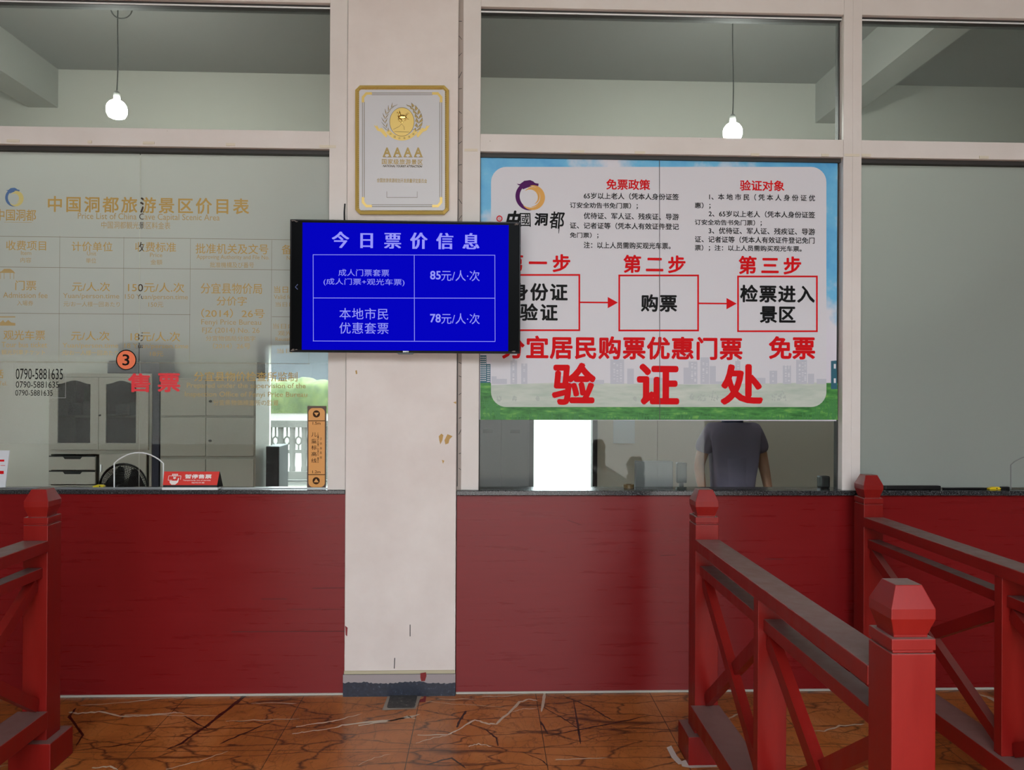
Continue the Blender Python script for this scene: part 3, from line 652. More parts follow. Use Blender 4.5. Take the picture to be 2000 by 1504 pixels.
cells(mb, '国家级旅游景区', 745, 310.5, 826, 321.5, YF - .0006, .02)
put(mb, '全国旅游资源规划开发质量评定委员会', 736, 348.5, 834, 357, YF - .0006, .01)
mb.build('lettering', GOLDINK, pf)
mb = MB(); put(mb, 'NATIONAL TOURIST ATTRACTION', 748, 322.5, 824, 326.8, YF - .0006, .03, slant=.2)
for i in range(4): line(mb, 747.7 + i * 20.3, 306.9, 766 + i * 20.3, 307, .5, YF - .0007)
mb.build('dark_lettering', DARKGOLD, pf)

# ------------------------------------------------------------------ poster pasted on window 2
YP = .046
PSKY = mat('poster_sky', (0, 0, 0), .45, spec=.3)
v = coords(PSKY); n_, l_ = nt(PSKY); s_ = n_.new('ShaderNodeSeparateXYZ'); l_.new(v, s_.inputs[0])
cl = noise(PSKY, v, 1.9, 7, .55)
clz = math_(PSKY, 'ADD', cl, math_(PSKY, 'MULTIPLY', math_(PSKY, 'SUBTRACT', P(1300, 380).z, s_.outputs[2]), .20))
setc(PSKY, ramp(PSKY, clz, [(0.40, (0.075, 0.31, 0.58, 1)), (0.50, (0.14, 0.42, 0.64, 1)), (0.58, (0.60, 0.57, 0.61, 1)), (0.8, (0.60, 0.545, 0.61, 1))]))
GRASS = mat('poster_grass', (0, 0, 0), .5, spec=.3)
v = coords(GRASS, 'Object', (1, 1, 4)); setc(GRASS, ramp(GRASS, noise(GRASS, v, 14, 4), [(0.3, (0.02, 0.11, 0.02, 1)), (0.55, (0.06, 0.24, 0.045, 1)), (0.75, (0.17, 0.38, 0.07, 1))]))
po = thing('poster', (P(1288, 560).x, YP, P(1288, 820).z), 'large ticket checking poster with red and black Chinese lettering covering the right ticket window', 'poster')
pu0, pv0, pu1, pv1 = 937.5, 301.5, 1638, 821
def rectm(mb, u0, v0, u1, v1, y): poly(mb, [(u0, v0), (u1, v0), (u1, v1), (u0, v1)], y)
x0, x1, z0, z1 = R(pu0, pv0, pu1, pv1, YP); x1 = XM0 - .012; x0 = XR0 + .003; z1 = zm0 - .004
MB().box(x0, x1, YP, .0595, z0, z1).build('printed_sheet', PSKY, po)
y = YP - .0006
mb = MB(); rectm(mb, 938, 748, 1636, 820, y)
gr = mb.build('printed_grass', GRASS, po)
mb = MB()
for s0, s1, d in ((938, 985, 1), (1590, 1636, 1)):
    for k in range(70):
        u = random.uniform(s0, s1); q = random.uniform(790, 820); h = random.uniform(10, 28); l_ = random.uniform(-10, 10)
        if 985 < u + l_ < 1590 or u + l_ < 938 or u + l_ > 1636: continue
        poly(mb, [(u - 1, q), (u + 1, q), (u + l_, q - h)], y - .0003)
for k in range(160):
    u = random.uniform(940, 1630); poly(mb, [(u - 1.5, 820), (u + 1.5, 820), (u + random.uniform(-4, 4), 820 - random.uniform(6, 20))], y - .0003)
mb.build('printed_blades', mat('poster_dark_grass', (0, 0, 0), .5, spec=.3, albedo=(.05, .20, .05)), gr)
TEAL = mat('poster_teal', (0, 0, 0), .5, spec=.3, albedo=(.02, .10, .14)); LILAC = mat('poster_lilac', (0, 0, 0), .5, spec=.3, albedo=(.13, .15, .24)); PWHITE = mat('poster_white', (0, 0, 0), .5, spec=.3, albedo=(.60, .58, .61))
mb = MB(); rectm(mb, 935.5 + 2.5, 694, 950, 748, y); rectm(mb, 950, 711, 958, 748, y); poly(mb, [(1623, 705), (1634, 704), (1635, 760), (1623, 760)], y)
tb = mb.build('printed_towers', TEAL, po)
mb = MB()
for r in range(12):
    for c_ in range(4): rectm(mb, 938.5 + c_ * 2.9, 697 + r * 4.1, 940.4 + c_ * 2.9, 699 + r * 4.1, y - .0003)
    if r < 9:
        rectm(mb, 951, 714 + r * 3.8, 957, 715.4 + r * 3.8, y - .0003)
for a in (711, 739): rectm(mb, 1628.5, a, 1632.5, a + 9, y - .0003)
mb.build('printed_windows', PWHITE, tb)
mb = MB(); poly(mb, rrect(959, 326, 1614, 795, 30), y - .0012); poly_ = mb.build('white_panel', SHEET, po)
y -= .0016
PALEGREEN = mat('poster_pale_meadow', (0, 0, 0), .5, spec=.2)
v = coords(PALEGREEN, 'Object', (1, 1, 5)); setc(PALEGREEN, ramp(PALEGREEN, noise(PALEGREEN, v, 7, 5), [(.3, (.40, .45, .38, 1)), (.7, (.53, .545, .48, 1))]))
mb = MB(); poly(mb, [p for p in rrect(959, 326, 1614, 795, 30) if p[1] > 760] + [(1613.7, 747), (1350, 751), (1100, 747), (959.3, 752)], y - .0001); mb.build('printed_meadow', PALEGREEN, po)
y -= .0003
mb = MB()
for u0, v0, u1 in ((960, 735, 970), (997, 704, 1010), (1001, 697, 1006), (1018, 710, 1030), (1090, 735, 1130), (1192, 702, 1219), (1225, 720, 1238), (1335, 718, 1345), (1345, 706, 1362), (1368, 698, 1385), (1386, 715, 1398), (1395, 745, 1420), (1436, 705, 1446), (1440, 695, 1442.5), (1503, 724, 1518), (1529, 714, 1545), (1555, 703, 1576), (1578, 730, 1590), (1595, 740, 1614), (970, 740, 990), (1150, 742, 1180), (1260, 738, 1300), (1460, 738, 1495)):
    rectm(mb, u0, v0, u1, 750, y - .0001 * (u0 % 3))
sk = mb.build('printed_skyline', mat('poster_pale_skyline', (0, 0, 0), .5, spec=.2, albedo=(.47, .46, .51)), po)
mb = MB()
for k in range(200):
    u = random.choice((1198, 1204, 1211, 1350, 1356, 1372, 1379, 1533, 1539, 1560, 1566, 1571, 1001, 1022, 1440, 1508)); q = random.uniform(708, 745); rectm(mb, u, q, u + 3.5, q + 1.2, y - .0004)
mb.build('printed_windows', PWHITE, sk)
mb = MB()
for u, h in ((1370, 22), (1394, 25), (1352, 14), (1515, 24), (1528, 20), (975, 12), (1005, 10), (1050, 9), (1240, 8)):
    for k in range(16):
        a = u + random.uniform(-8, 8) * (h / 24); q = 783 - random.uniform(0, h) * (1 - abs(a - u) / 12); poly(mb, [(a - 1.6, q), (a, q - 2.4), (a + 1.6, q), (a, q + 2)], y - .0005)
mb.build('printed_shrubs', mat('poster_pale_shrub', (0, 0, 0), .5, spec=.2, albedo=(.40, .42, .38)), po)
y -= .0008
B_ = .021
mb = MB()
mb = MB(); put(mb, '免票政策', 1184, 350, 1270, 371, y, .024); mb.build('red_lettering', INKRED, po)
mb = MB(); put(mb, '验证对象', 1445, 352, 1532, 373, y, .024); mb.build('red_lettering', INKRED, po)
mb = MB(); cells(mb, '第一步', 986, 495.5, 1115, 532, y, .03); mb.build('red_lettering', INKRED, po)
mb = MB(); cells(mb, '第二步', 1217, 498, 1340, 534, y, .03); mb.build('red_lettering', INKRED, po)
mb = MB(); cells(mb, '第三步', 1442, 500, 1566, 536.5, y, .03); mb.build('red_lettering', INKRED, po)
mb = MB(); cells(mb, '分宜居民购票优惠门票', 979, 656.5, 1451, 702.5, y, .031); mb.build('red_lettering', INKRED, po)
mb = MB(); cells(mb, '免票', 1501, 656.5, 1593, 702.5, y, .031); mb.build('red_lettering', INKRED, po)
mb = MB(); put(mb, '验', 1078, 708, 1164, 791, y, .038); mb.build('red_lettering', INKRED, po)
mb = MB(); put(mb, '证', 1244, 710, 1327, 791, y, .038); mb.build('red_lettering', INKRED, po)
mb = MB(); put(mb, '处', 1407, 711, 1491, 791, y, .038); mb.build('red_lettering', INKRED, po)
mb = MB()
for u0, v0, u1, v1 in ((967, 537, 1131.5, 645), (1209.5, 538, 1363.5, 645.5), (1441.5, 540, 1595.5, 647)):
    mb = MB(); w = 3.4; line(mb, u0 - w / 2, v0, u1 + w / 2, v0, w, y); line(mb, u0 - w / 2, v1, u1 + w / 2, v1, w, y); line(mb, u0, v0, u0, v1, w, y); line(mb, u1, v0, u1, v1, w, y); mb.build('flow_box', INKRED, po)
for u0, u1, q, hb in ((1133, 1207, 591, 1187), (1365, 1439, 593, 1419)):
    mb = MB(); line(mb, u0, q - .5, hb + 1, q, 3, y); poly(mb, [(hb, q - 11), (u1, q), (hb, q + 11)], y); mb.build('flow_arrow', INKRED, po)
mb = MB()
for s, a, b, c_, d in (('65岁以上老人（凭本人身份证签', 1140, 377, 1326, 390), ('订安全劝告书免门票）；', 1113, 395.5, 1246, 408), ('优待证、军人证、残疾证、导游', 1140, 416, 1326, 429), ('证、记者证等（凭本人有效证件登记', 1113, 435, 1326, 448), ('免门票）；', 1113, 454, 1169, 465.5), ('注：以上人员需购买观光车票。', 1140, 473, 1310, 486),
    ('1、本 地 市 民（ 凭 本 人 身 份 证 优', 1385, 379, 1592, 392), ('惠）；', 1357, 395.5, 1388, 408), ('2、65岁以上老人（凭本人身份证签', 1384, 412, 1592, 425), ('订安全劝告书免门票）；', 1357, 429, 1488, 441), ('3、优待证、军人证、残疾证、导游', 1384, 445, 1592, 458), ('证、记者证等（凭本人有效证件登记免门', 1357, 462, 1591, 475), ('票）；注：以上人员需购买观光车票。', 1357, 479, 1566, 491.5)):
    mb = MB(); put(mb, s, a, b, c_, d, y, B_); mb.build('rules_lettering', INKBLACK, po)
mb = MB()
mb = MB(); cells(mb, '身份证', 997, 552.5, 1109, 588, y, .03); mb.build('step_lettering', INKBLACK, po)
mb = MB(); cells(mb, '验证', 1015.5, 592.5, 1089.5, 627.5, y, .03); mb.build('step_lettering', INKBLACK, po)
mb = MB(); cells(mb, '购票', 1251.5, 574.5, 1323, 609.5, y, .03); mb.build('step_lettering', INKBLACK, po)
mb = MB(); cells(mb, '检票进入', 1445.5, 556.5, 1591.5, 591.5, y, .03); mb.build('step_lettering', INKBLACK, po)
mb = MB(); cells(mb, '景区', 1483.5, 596.5, 1554.5, 631.5, y, .03); mb.build('step_lettering', INKBLACK, po)
def logo(u, q, r, y, m1, m2, parent):
    mb = MB(); crescent(mb, u, q, r * .9, r * .27, 178, 225, y)
    poly(mb, [(u - r * .95, q - r * .83), (u - r * .75, q - r * .80), (u - r * .45, q - r * 1.03), (u - r * .05, q - r * 1.08), (u + r * .18, q - r * .98), (u + r * .25, q - r * .88), (u + r * .52, q - r * .84), (u + r * .50, q - r * .68), (u + r * .2, q - r * .70), (u - r * .1, q - r * .62), (u - r * .55, q - r * .45), (u - r * .62, q - r * .70), (u - r * .8, q - r * .72)], y)
    mb.build('logo_dragon', m1, parent)
    mb = MB(); crescent(mb, u + r * .05, q + r * .08, r * .78, r * .22, 340, 235, y - .0002); crescent(mb, u - r * .02, q + r * .05, r * .55, r * .14, 35, 190, y - .0002); crescent(mb, u + r * .02, q + r * .06, r * .66, r * .10, 10, 200, y - .0002)
    mb.build('logo_swirl', m2, parent)
logo(1037, 383, 29, y, PURPLE, ORANGE, po)
mb = MB()
for ch, a, b, c_, d, bo, sl in (('中', 986, 411, 1012, 447, .05, .25), ('國', 1016, 416, 1037, 443, .01, -.05), ('洞', 1043, 416, 1069, 441, .035, .06), ('都', 1072, 413, 1101, 447, .02, .1)): put(mb, ch, a, b, c_, d, y, bo, slant=sl)
poly(mb, [(1091.5, 440), (1093.5, 440), (1091.6, 456), (1090.6, 456)], y); mb.build('logo_lettering', INKBLACK, po)
mb = MB(); ring(mb, 975.5, 427, 4, 6, y, 24); put(mb, '石', 973, 424.5, 978, 430, y); mb.build('seal_mark', INKRED, po)
mb = MB(); line(mb, 1288, 301, 1288.5, 820, 1.2, y - .0006); mb.build('seam', mat('seam_grey', (70, 66, 66), .6), po)

# ------------------------------------------------------------------ price list film and stickers on window 1
YFm = .0575
zf = P(450, 868, YFm).z
pl = thing('price_list_film', (P(300, 600).x, YFm, zf), 'frosted film with a gold Chinese price list on the left ticket window', 'window film')
mb = MB()
for a, b in ((-3.38, XS1 - .002), (XS1 + .002, XL1 - .008)): mb.flat([(a, zf), (b, zf), (b, zm0 - .026), (a, zm0 - .026)], YFm)
mb.build('frosted_sheet', FILM, pl)
y = YFm - .0006
for m_ in (FGOLD, FGOLD2):
    n_, l_ = nt(m_); tc_ = n_.new('ShaderNodeTexCoord'); sp_ = n_.new('ShaderNodeSeparateXYZ'); l_.new(tc_.outputs['Object'], sp_.inputs[0])
    k_ = math_(m_, 'MULTIPLY', math_(m_, 'GREATER_THAN', sp_.outputs[0], P(270.5, 600, y).x), math_(m_, 'LESS_THAN', sp_.outputs[0], P(279, 600, y).x))
    setc(m_, mixc(m_, k_, tuple(n_['Principled BSDF'].inputs['Base Color'].default_value), (.035, .018, .008, 1)))
mb = MB(); cells(mb, '中国洞都旅游景区价目表', 91, 384.5, 487, 417, y, .022); mb.build('title_lettering', FGOLD, pl)
mb = MB(); mb2 = MB()
for s, a, b, c_, d in (('收费项目', 12, 470, 90, 489), ('计价单位', 140, 472, 220, 491), ('收费标准', 264, 473, 344, 492), ('批准机关及文号', 382, 476, 524, 496), ('备注', 550, 478, 590, 497),
    ('门票', 30, 548, 71, 567), ('元/人.次', 141, 551, 215, 569), ('150元/人.次', 250, 552, 360, 571), ('分宜县物价局', 392, 553, 512, 574), ('分价字', 423, 579, 482, 597), ('（2014）26号', 393, 603, 517, 621), ('当日内', 535, 559, 580, 572),
    ('观光车票', 7, 645, 88, 664), ('元/人.次', 139, 647, 214, 665), ('18元/人.次', 255, 648, 352, 667), ('分宜县物价检查所监制', 379, 726, 581, 745), ('话', -10, 722, 7, 739)): mb = MB(); put(mb, s, a, b, c_, d, y, .006); mb.build('lettering', FGOLD, pl)
for s, a, b, c_, d in (('Price List of China Cave Capital Scenic Area', 152, 417, 429, 433), ('中国洞都観光景区料金表', 198, 433, 333, 447), ('Item', 41, 490, 61, 498), ('内容', 40, 503, 61, 513), ('Unit', 170, 491, 188, 499), ('単位', 168, 504, 188, 514), ('Price', 293, 494, 317, 502), ('金額', 294, 507, 317, 517),
    ('Approving Authority and File No.', 384, 498, 526, 508.5), ('批准機構及び番号', 410, 512, 496, 523), ('Notes', 560, 500, 585, 508), ('Admission fee', 6, 571, 93, 582), ('入場券', 33, 587, 65, 597), ('Yuan/person.time', 123, 573, 233, 585.5), ('元/お一人様一回あたり', 124, 589, 234, 599), ('150 Yuan/person.time', 244, 575, 367, 587), ('150元', 290, 590, 319, 600),
    ('Fenyi Price Bureau', 393, 624, 510, 637.5), ('FJZ (2014) No. 26', 395, 640, 507, 653), ('分宜物価局分価字', 402, 656, 499, 666), ('（2014）26号', 416, 670, 489, 681.5), ('Valid for', 535, 576, 575, 584), ('当日に', 538, 590, 575, 599), ('当日内', 533, 632, 575, 642), ('观光', 543, 646, 570, 655.5), ('Reusable', 538, 659, 577, 666), ('当日', 541, 681, 570, 690),
    ('Tour bus ticket', 3, 668, 92, 678.5), ('観光列車チケット', 3, 683, 88, 693), ('Yuan/person.time', 122, 670, 231, 682), ('元/お一人様一回あたり', 121, 684, 231, 694), ('18 Yuan/person.time', 243, 671, 368, 683), ('18元', 293, 686, 319, 696),
    ('Prepared under the supervision of the', 365, 748, 597, 761), ('Inspection Office of Fenyi Price Bureau', 361, 765, 600, 778), ('分宜県物価検査所の監督', 416, 781, 544, 792), ('Tel.', -3, 745, 14, 753)): mb2 = MB(); put(mb2, s, a, b, c_, d, y, .004); mb2.build('small_lettering', FGOLD2, pl)
mb = MB()
for L in ((-20, 460, 605, 470, .8), (-20, 519, 605, 530, .8), (-20, 610, 372, 616, .7), (531, 618, 605, 620, .6), (-20, 704, 605, 713, .9)):
    a, b = P(L[0], L[1], y), P(L[2], L[3], y); zmid = (a.z + b.z) / 2; k = .0012; mb.flat([(a.x, zmid - k), (b.x, zmid - k), (b.x, zmid + k), (a.x, zmid + k)], y)
for u, va, vb in ((117, 461, 706), (242, 463, 708), (372, 466, 710), (531, 469, 712), (605, 470, 713)): line(mb, u, va, u - 2 * (vb > 700), vb, .6, y)
mb.build('table_lines', mat('film_table_line', (120, 110, 90), .7), pl)
mb = MB()
poly(mb, [(-4, 533), (4, 529), (8, 525), (20, 525), (26, 529), (30, 534), (25, 533), (4, 533)], y)
for u in (1, 8, 20, 27): line(mb, u, 533, u, 545, 1, y)
rectm(mb, -4, 618, 30, 620, y); poly(mb, [(0, 630), (6, 625), (10, 630), (16, 625), (22, 630), (30, 631), (30, 636), (0, 636)], y)
mb.build('pictograms', FGOLD2, pl)
logo(29, 386, 18, y, FBLUE, FYEL, pl)
mb = MB(); cells(mb, '中国洞都', -10, 408, 71, 432, y, .01, wide=.85); line(mb, 8, 434, 62, 434.5, .6, y); mb.build('logo_lettering', FGOLD, pl)
# dark bits where a letter crosses the bare joint between the panes
y -= .0008
PHW = mat('clear_sticker_edge', (165, 165, 160), .4)
st = thing('phone_number_sticker', (P(78, 744, y).x, y, P(78, 777, y).z), 'clear sticker with three black telephone numbers at the lower left of the price list', 'sticker')
mb = MB()
for L in ((27, 711, 129, 712, .8), (27, 777, 128, 777, .8), (27, 711, 27, 777, .8), (128.5, 712, 128, 777, .8)): line(mb, *L, y - .0004)
mb.build('sticker_edge', PHW, st)
mb = MB(); put(mb, '0790-5881635', 31, 720, 123, 741, y - .0004); put(mb, '0790-5881635', 31, 745, 115, 757.5, y - .0004); put(mb, '0790-5881635', 30, 762, 103, 773, y - .0004); mb.build('lettering', INKBLACK, st)
st = thing('number_sticker', (P(246, 703, y).x, y, P(246, 722, y).z), 'round orange number three sticker on the price list window', 'sticker')
mb = MB(); disc(mb, 246.5, 703, 18.5, y - .001, 40, 19.5); mb.build('orange_disc', mat('orange_sticker', (232, 116, 74), .5), st)
mb = MB(); ring(mb, 246.5, 703, 18, 20, y - .0016); mb.build('black_ring', INKBLACK, st)
mb = MB(); put(mb, '3', 239, 692, 253, 714, y - .0016, .012); mb.build('numeral', INKBLACK, st)
st = thing('ticket_sales_sticker', (P(300, 747, y).x, y, P(300, 766, y).z), 'two large red Chinese characters stuck on the glass below the round number sticker', 'sticker')
RSTK = mat('red_sticker', (214, 44, 52), .5)
for a, b, ch in ((250, 294, '售'), (308, 352, '票')):
    mb = MB(); put(mb, ch, a, 729, b, 766, y - .001, .028); mb.build('character', RSTK, st)
# child height strip
HO = mat('strip_orange', (206, 140, 66), .45); HD = mat('strip_brown_border', (74, 48, 34), .5)
hs = thing('height_strip', (P(618, 870, .05).x, .05, P(618, 955, .05).z), 'orange child height strip standing at the right edge of the price list window', 'height strip')
x0, x1, z0, z1 = R(600, 793, 636.5, 954.5, .05)
MB().box(x0, x1, .05, .058, z0, z1).build('backing_strip', HD, hs)
mb = MB(); poly(mb, rrect(602.5, 797, 634.5, 951.5, 9), .0492); fc = mb.build('orange_face', HO, hs)
mb = MB(); line(mb, 602, 822, 635, 822, 1.4, .0486); line(mb, 602, 927, 635, 927, 1.4, .0486)
put(mb, '1.5m', 610.5, 824, 626, 829.5, .0486, .01); put(mb, '1.2m', 610, 919, 626, 924.5, .0486, .01)
for i, ch in enumerate('儿童标高线'): put(mb, ch, 608, 844.5 + i * 12.7, 618.5, 853 + i * 12.7, .0486, .01)
for i, ch in enumerate('子供身長線'): put(mb, ch, 624.5, 855 + i * 9, 629, 860 + i * 9, .0486)
for i, ch in enumerate("Children's height line"[:22]):
    if ch != ' ': put(mb, ch, 620, 845 + i * 2.7, 622.5, 847.3 + i * 2.7, .0486)
disc(mb, 618, 808.5, 7, .0486); disc(mb, 617.5, 939, 7, .0486); mb.build('lettering', INKBROWN, fc)
mb = MB(); poly(mb, [(613, 806), (623, 806), (618, 812.5)], .0482); poly(mb, [(612.5, 942), (622.5, 942), (617.5, 935)], .0482); mb.build('arrow_marks', HO, fc)
# frosted film on window 3
FB = P(1850, 952, YFm).z
o = MB().flat([(XM1 + .004, FB), (3.58, FB), (3.58, zm0 - .026), (XM1 + .004, zm0 - .026)], YFm).build('frosted_film', FROST); tag(o, 'plain grey frosted film covering the lower glass at the right end', 'window film')
# aluminium tracks at the foot of the glass
o = MB().box(-3.4, XL1 - .002, .046, .056, zc, zc + .006).build('glass_track', STEEL); tag(o, 'thin aluminium track along the foot of the price list window', 'track')

# ------------------------------------------------------------------ small things on the counters
SRED = mat('sign_red', (206, 48, 36), .4)
ts = thing('closed_counter_sign', (P(372, 950, .03).x, .03, zc), 'red and white triangular counter sign with a ticket symbol, standing left of the height strip', 'sign')
yb, yt = -.006, .022
xa, xb = P(318, 945, yb).x, P(424, 945, yb).x; zt = P(372, 921, yt).z; zb_ = zc + .026
xa2, xb2 = P(321, 921, yt).x, P(429, 921, yt).x
MB().box(xa - .004, xb + .004, yb - .002, .044, zc, zb_ - .012).build('white_base', WHITE, ts, bevel=.002)
MB().hull8([(xa, yb, zb_ - .012), (xb, yb, zb_ - .012), (xb2 + .012, .042, zb_ - .012), (xa + .012, .042, zb_ - .012)], [(xa2, yt, zt), (xb2, yt, zt), (xb2, yt + .004, zt), (xa2, yt + .004, zt)]).build('black_body', BLACK, ts)
face = MB().quad((xa, yb - .001, zb_), (xb, yb - .001, zb_), (xb2, yt - .001, zt), (xa2, yt - .001, zt)).build('red_face', SRED, ts)
def onface(mb):                          # lean flat lettering back onto the sloping face
    k = (yt - yb) / (zt - zb_)
    mb.v = [(a, yb - .0022 + (c - zb_) * k + (b - 0), c) for a, b, c in mb.v]; return mb
mb = MB(); put(mb, '暂停售票', 360, 927, 412, 935, 0.0, .03); put(mb, 'Temporarily out of service', 357, 937, 411, 940, 0.0, .01); put(mb, '臨時休業', 375, 941.5, 400, 944, 0.0)
for L in ((328, 930, 352, 930, .9), (328, 938, 336, 938, .9), (328, 930, 328, 938, .9), (352, 930, 352, 937, .9)): line(mb, *L, 0.0)
for i in range(4): rectm(mb, 334.5 + i * 3, 926, 336.5 + i * 3, 929, 0.0)
put(mb, '¥', 337, 931, 343, 936, 0.0, .03); poly(mb, [(331, 939), (346, 939), (347, 934), (349, 934), (348, 942), (343, 946.5), (336, 946.5), (332, 943)], 0.0)
onface(mb).build('white_print', mat('sign_white', (225, 215, 210), .5), face)

lf = thing('acrylic_notice', (P(-10, 952, .02).x, .02, zc), 'white leaning notice with red print at the far left of the counter', 'notice')
q = [P(-60, 880, .035), P(18.5, 880, .035), P(10, 952, .02), P(-60, 952, .02)]
MB().hull8([(p.x, p.y, max(p.z, zc)) for p in q], [(p.x, p.y + .006, max(p.z, zc)) for p in q]).build('board', mat('notice_white', (205, 206, 210), .4), lf)
mb = MB()
for u, a, w in ((1, 898, 4), (3, 909, 1), (1, 920, 6)): rectm(mb, u - 4, a, u + 5, a + w, .0185)
mb.v = [(a, .018 + .0002 + (c - zc) * .07, c) for a, b, c in mb.v]
mb.build('red_print', INKRED, lf)
YEL = mat('yellow_plastic', (225, 190, 30), .4)
def clip(u0, u1, v0, v1, y, lab, grp=None):
    t = thing('yellow_tape', (P((u0 + u1) / 2, v1, y).x, y, zc), lab, 'tape', grp)
    x0, x1 = P(u0, v1, y).x, P(u1, v1, y).x; h = .014
    MB().prism([(x0, zc), (x1 - .006, zc), (x1, zc + h * .45), (x1 - .012, zc + h), (x0 + .02, zc + h), (x0, zc + h * .5)], y - .012, y + .012).build('body', YEL, t, bevel=.002)
    MB().lathe([(0, -.0135), (.0035, -.0135), (.0035, .0135), (0, .0135)], ((x0 + x1) / 2 + .008, y, zc + h * .5), 10, 'Y').build('axle_hole', BLACK, t)
clip(183, 205, 947, 953, .10, 'small yellow tape behind the price list glass, left of the black fan'); clip(1930, 1953, 949, 956, .036, 'small yellow tape on the right counter near the glass hatch')
def slab(name, u0, u1, v0, y0, y1, lab, cat, m=BLACK, bev=.003):
    x0, x1 = P(u0, 955, y0).x, P(u1, 955, y0).x
    o = MB().box(x0, x1, y0, y1, zc, P((u0 + u1) / 2, v0, y0).z).build(name, m, bevel=bev); return tag(o, lab, cat)
slab('black_pad', 1730, 1838, 949, .018, .05, 'long black pad lying on the right counter beside the railing post', 'pad')
slab('cable_strip', 1843, 1928, 953, .028, .045, 'thin black strip between the long black pad and the yellow tape', 'strip')
slab('black_clip', 1956, 1972, 951, .03, .045, 'short black clip right of the yellow tape on the right counter', 'clip', bev=.001)
t = MB().lathe([(0, 0), (.022, 0), (.022, .03), (.030, .05), (.031, .08), (.024, .10), (.010, .108), (0, .109)], (P(1681, 930, .1).x + .006, .102, zc), 24).build('black_microphone_base', BLACK, smooth=True); t.name = 'black_speaker'; tag(t, 'black rounded speaker behind the glass just right of the white mullion', 'speaker')
# counter items behind the clear strip under the poster
DT = .76
dk = thing('desk', (.9, .55, 0), 'long pale desk behind the counter under the poster window, in front of the person', 'desk')
WOODP = mat('pale_laminate', (168, 160, 148), .45)
MB().box(-.10, 2.05, .22, .86, DT - .03, DT).build('desk_top', WOODP, dk, bevel=.003); MB().box(-.10, 2.05, .24, .26, .05, DT - .03).build('front_panel', WOODP, dk)
for a in (-.08, 2.01): MB().box(a, a + .03, .26, .84, 0, DT - .03).build('side_panel', WOODP, dk)
mt = thing('monitor', (P(1280, 950, .34).x, .34, DT), 'grey monitor seen from behind on the desk, left of the person', 'monitor')
x0, x1, z0, z1 = R(1240, 900, 1314, 962, .34)
MB().box(x0, x1, .33, .36, z0, z1).build('housing', mat('warm_grey_plastic', (92, 88, 90), .5), mt, bevel=.006); MB().box((x0 + x1) / 2 - .03, (x0 + x1) / 2 + .03, .362, .385, DT, z0 + .08).build('stand', BLACK, mt); MB().box((x0 + x1) / 2 - .09, (x0 + x1) / 2 + .09, .31, .45, DT, DT + .012).build('foot', BLACK, mt, bevel=.003)
mc = thing('document_scanner', (P(1330, 950, .3).x, .3, DT), 'tall black scanner on the desk between grey monitor and person in mauve shirt', 'scanner')
x0, x1, z0, z1 = R(1321, 903, 1340, 943, .3)
MB().box(x0, x1, .28, .32, z0, z1).build('head', BLACK, mc, bevel=.006); MB().box((x0 + x1) / 2 - .012, (x0 + x1) / 2 + .012, .29, .31, DT + .014, z0).build('pole', BLACKM, mc); MB().box(x0 - .01, x1 + .06, .25, .40, DT, DT + .014).build('foot', BLACK, mc, bevel=.003)
slab('desk_telephone', 1602, 1622, 930, .08, .13, 'small black telephone on the counter at the right end under the poster', 'telephone', bev=.008)
o = MB().lathe([(.018, 0), (.030, 0), (.030, .018), (.018, .018), (.018, 0)], (P(1228, 950, .10).x, .10, zc), 28).build('tape_roll', mat('brown_tape', (92, 62, 20), .4)); tag(o, 'brown roll of tape on the counter in front of the grey monitor', 'tape')

# ------------------------------------------------------------------ furniture in the room
CABM = mat('beige_steel', (0, 0, 0), .45, albedo=(.40, .37, .32)); DARKIN = mat('cabinet_dark_inside', (30, 32, 36), .6); LINE = mat('door_gap', (22, 20, 18), .8)
YC = 2.25
def cx(u): return bx(u, YC)
def cz(v_): return P(500, v_, YC).z
CG = shader_mix('cabinet_glass', fres, glossy(.05), (.55, .6, .58, 1))
ca = thing('filing_cabinet', ((cx(95) + cx(297)) / 2, YC, 0), 'beige steel cabinet with two arched glass doors above drawers, behind the price list window', 'cabinet')
X0, X1, ZTc = cx(96), cx(297), cz(731)
zs = cz(884)
body = MB()
body.box(X0, X0 + .02, YC, YC + .4, 0, ZTc); body.box(X1 - .02, X1, YC, YC + .4, 0, ZTc); body.box(X0 + .02, X1 - .02, YC + .38, YC + .4, 0, ZTc); body.box(X0 + .02, X1 - .02, YC, YC + .38, ZTc - .03, ZTc); body.box(X0 + .02, X1 - .02, YC, YC + .38, zs - .015, zs + .02); body.box(X0 + .02, X1 - .02, YC + .02, YC + .38, 0, .08)
body.box(X0 + .02, X1 - .02, YC + .03, YC + .37, cz(817), cz(813))
body.build('carcass', CABM, ca)
MB().box(X0 + .021, X1 - .021, YC + .37, YC + .379, zs + .02, ZTc - .03).build('dark_back', DARKIN, ca)
xmid = cx(195)
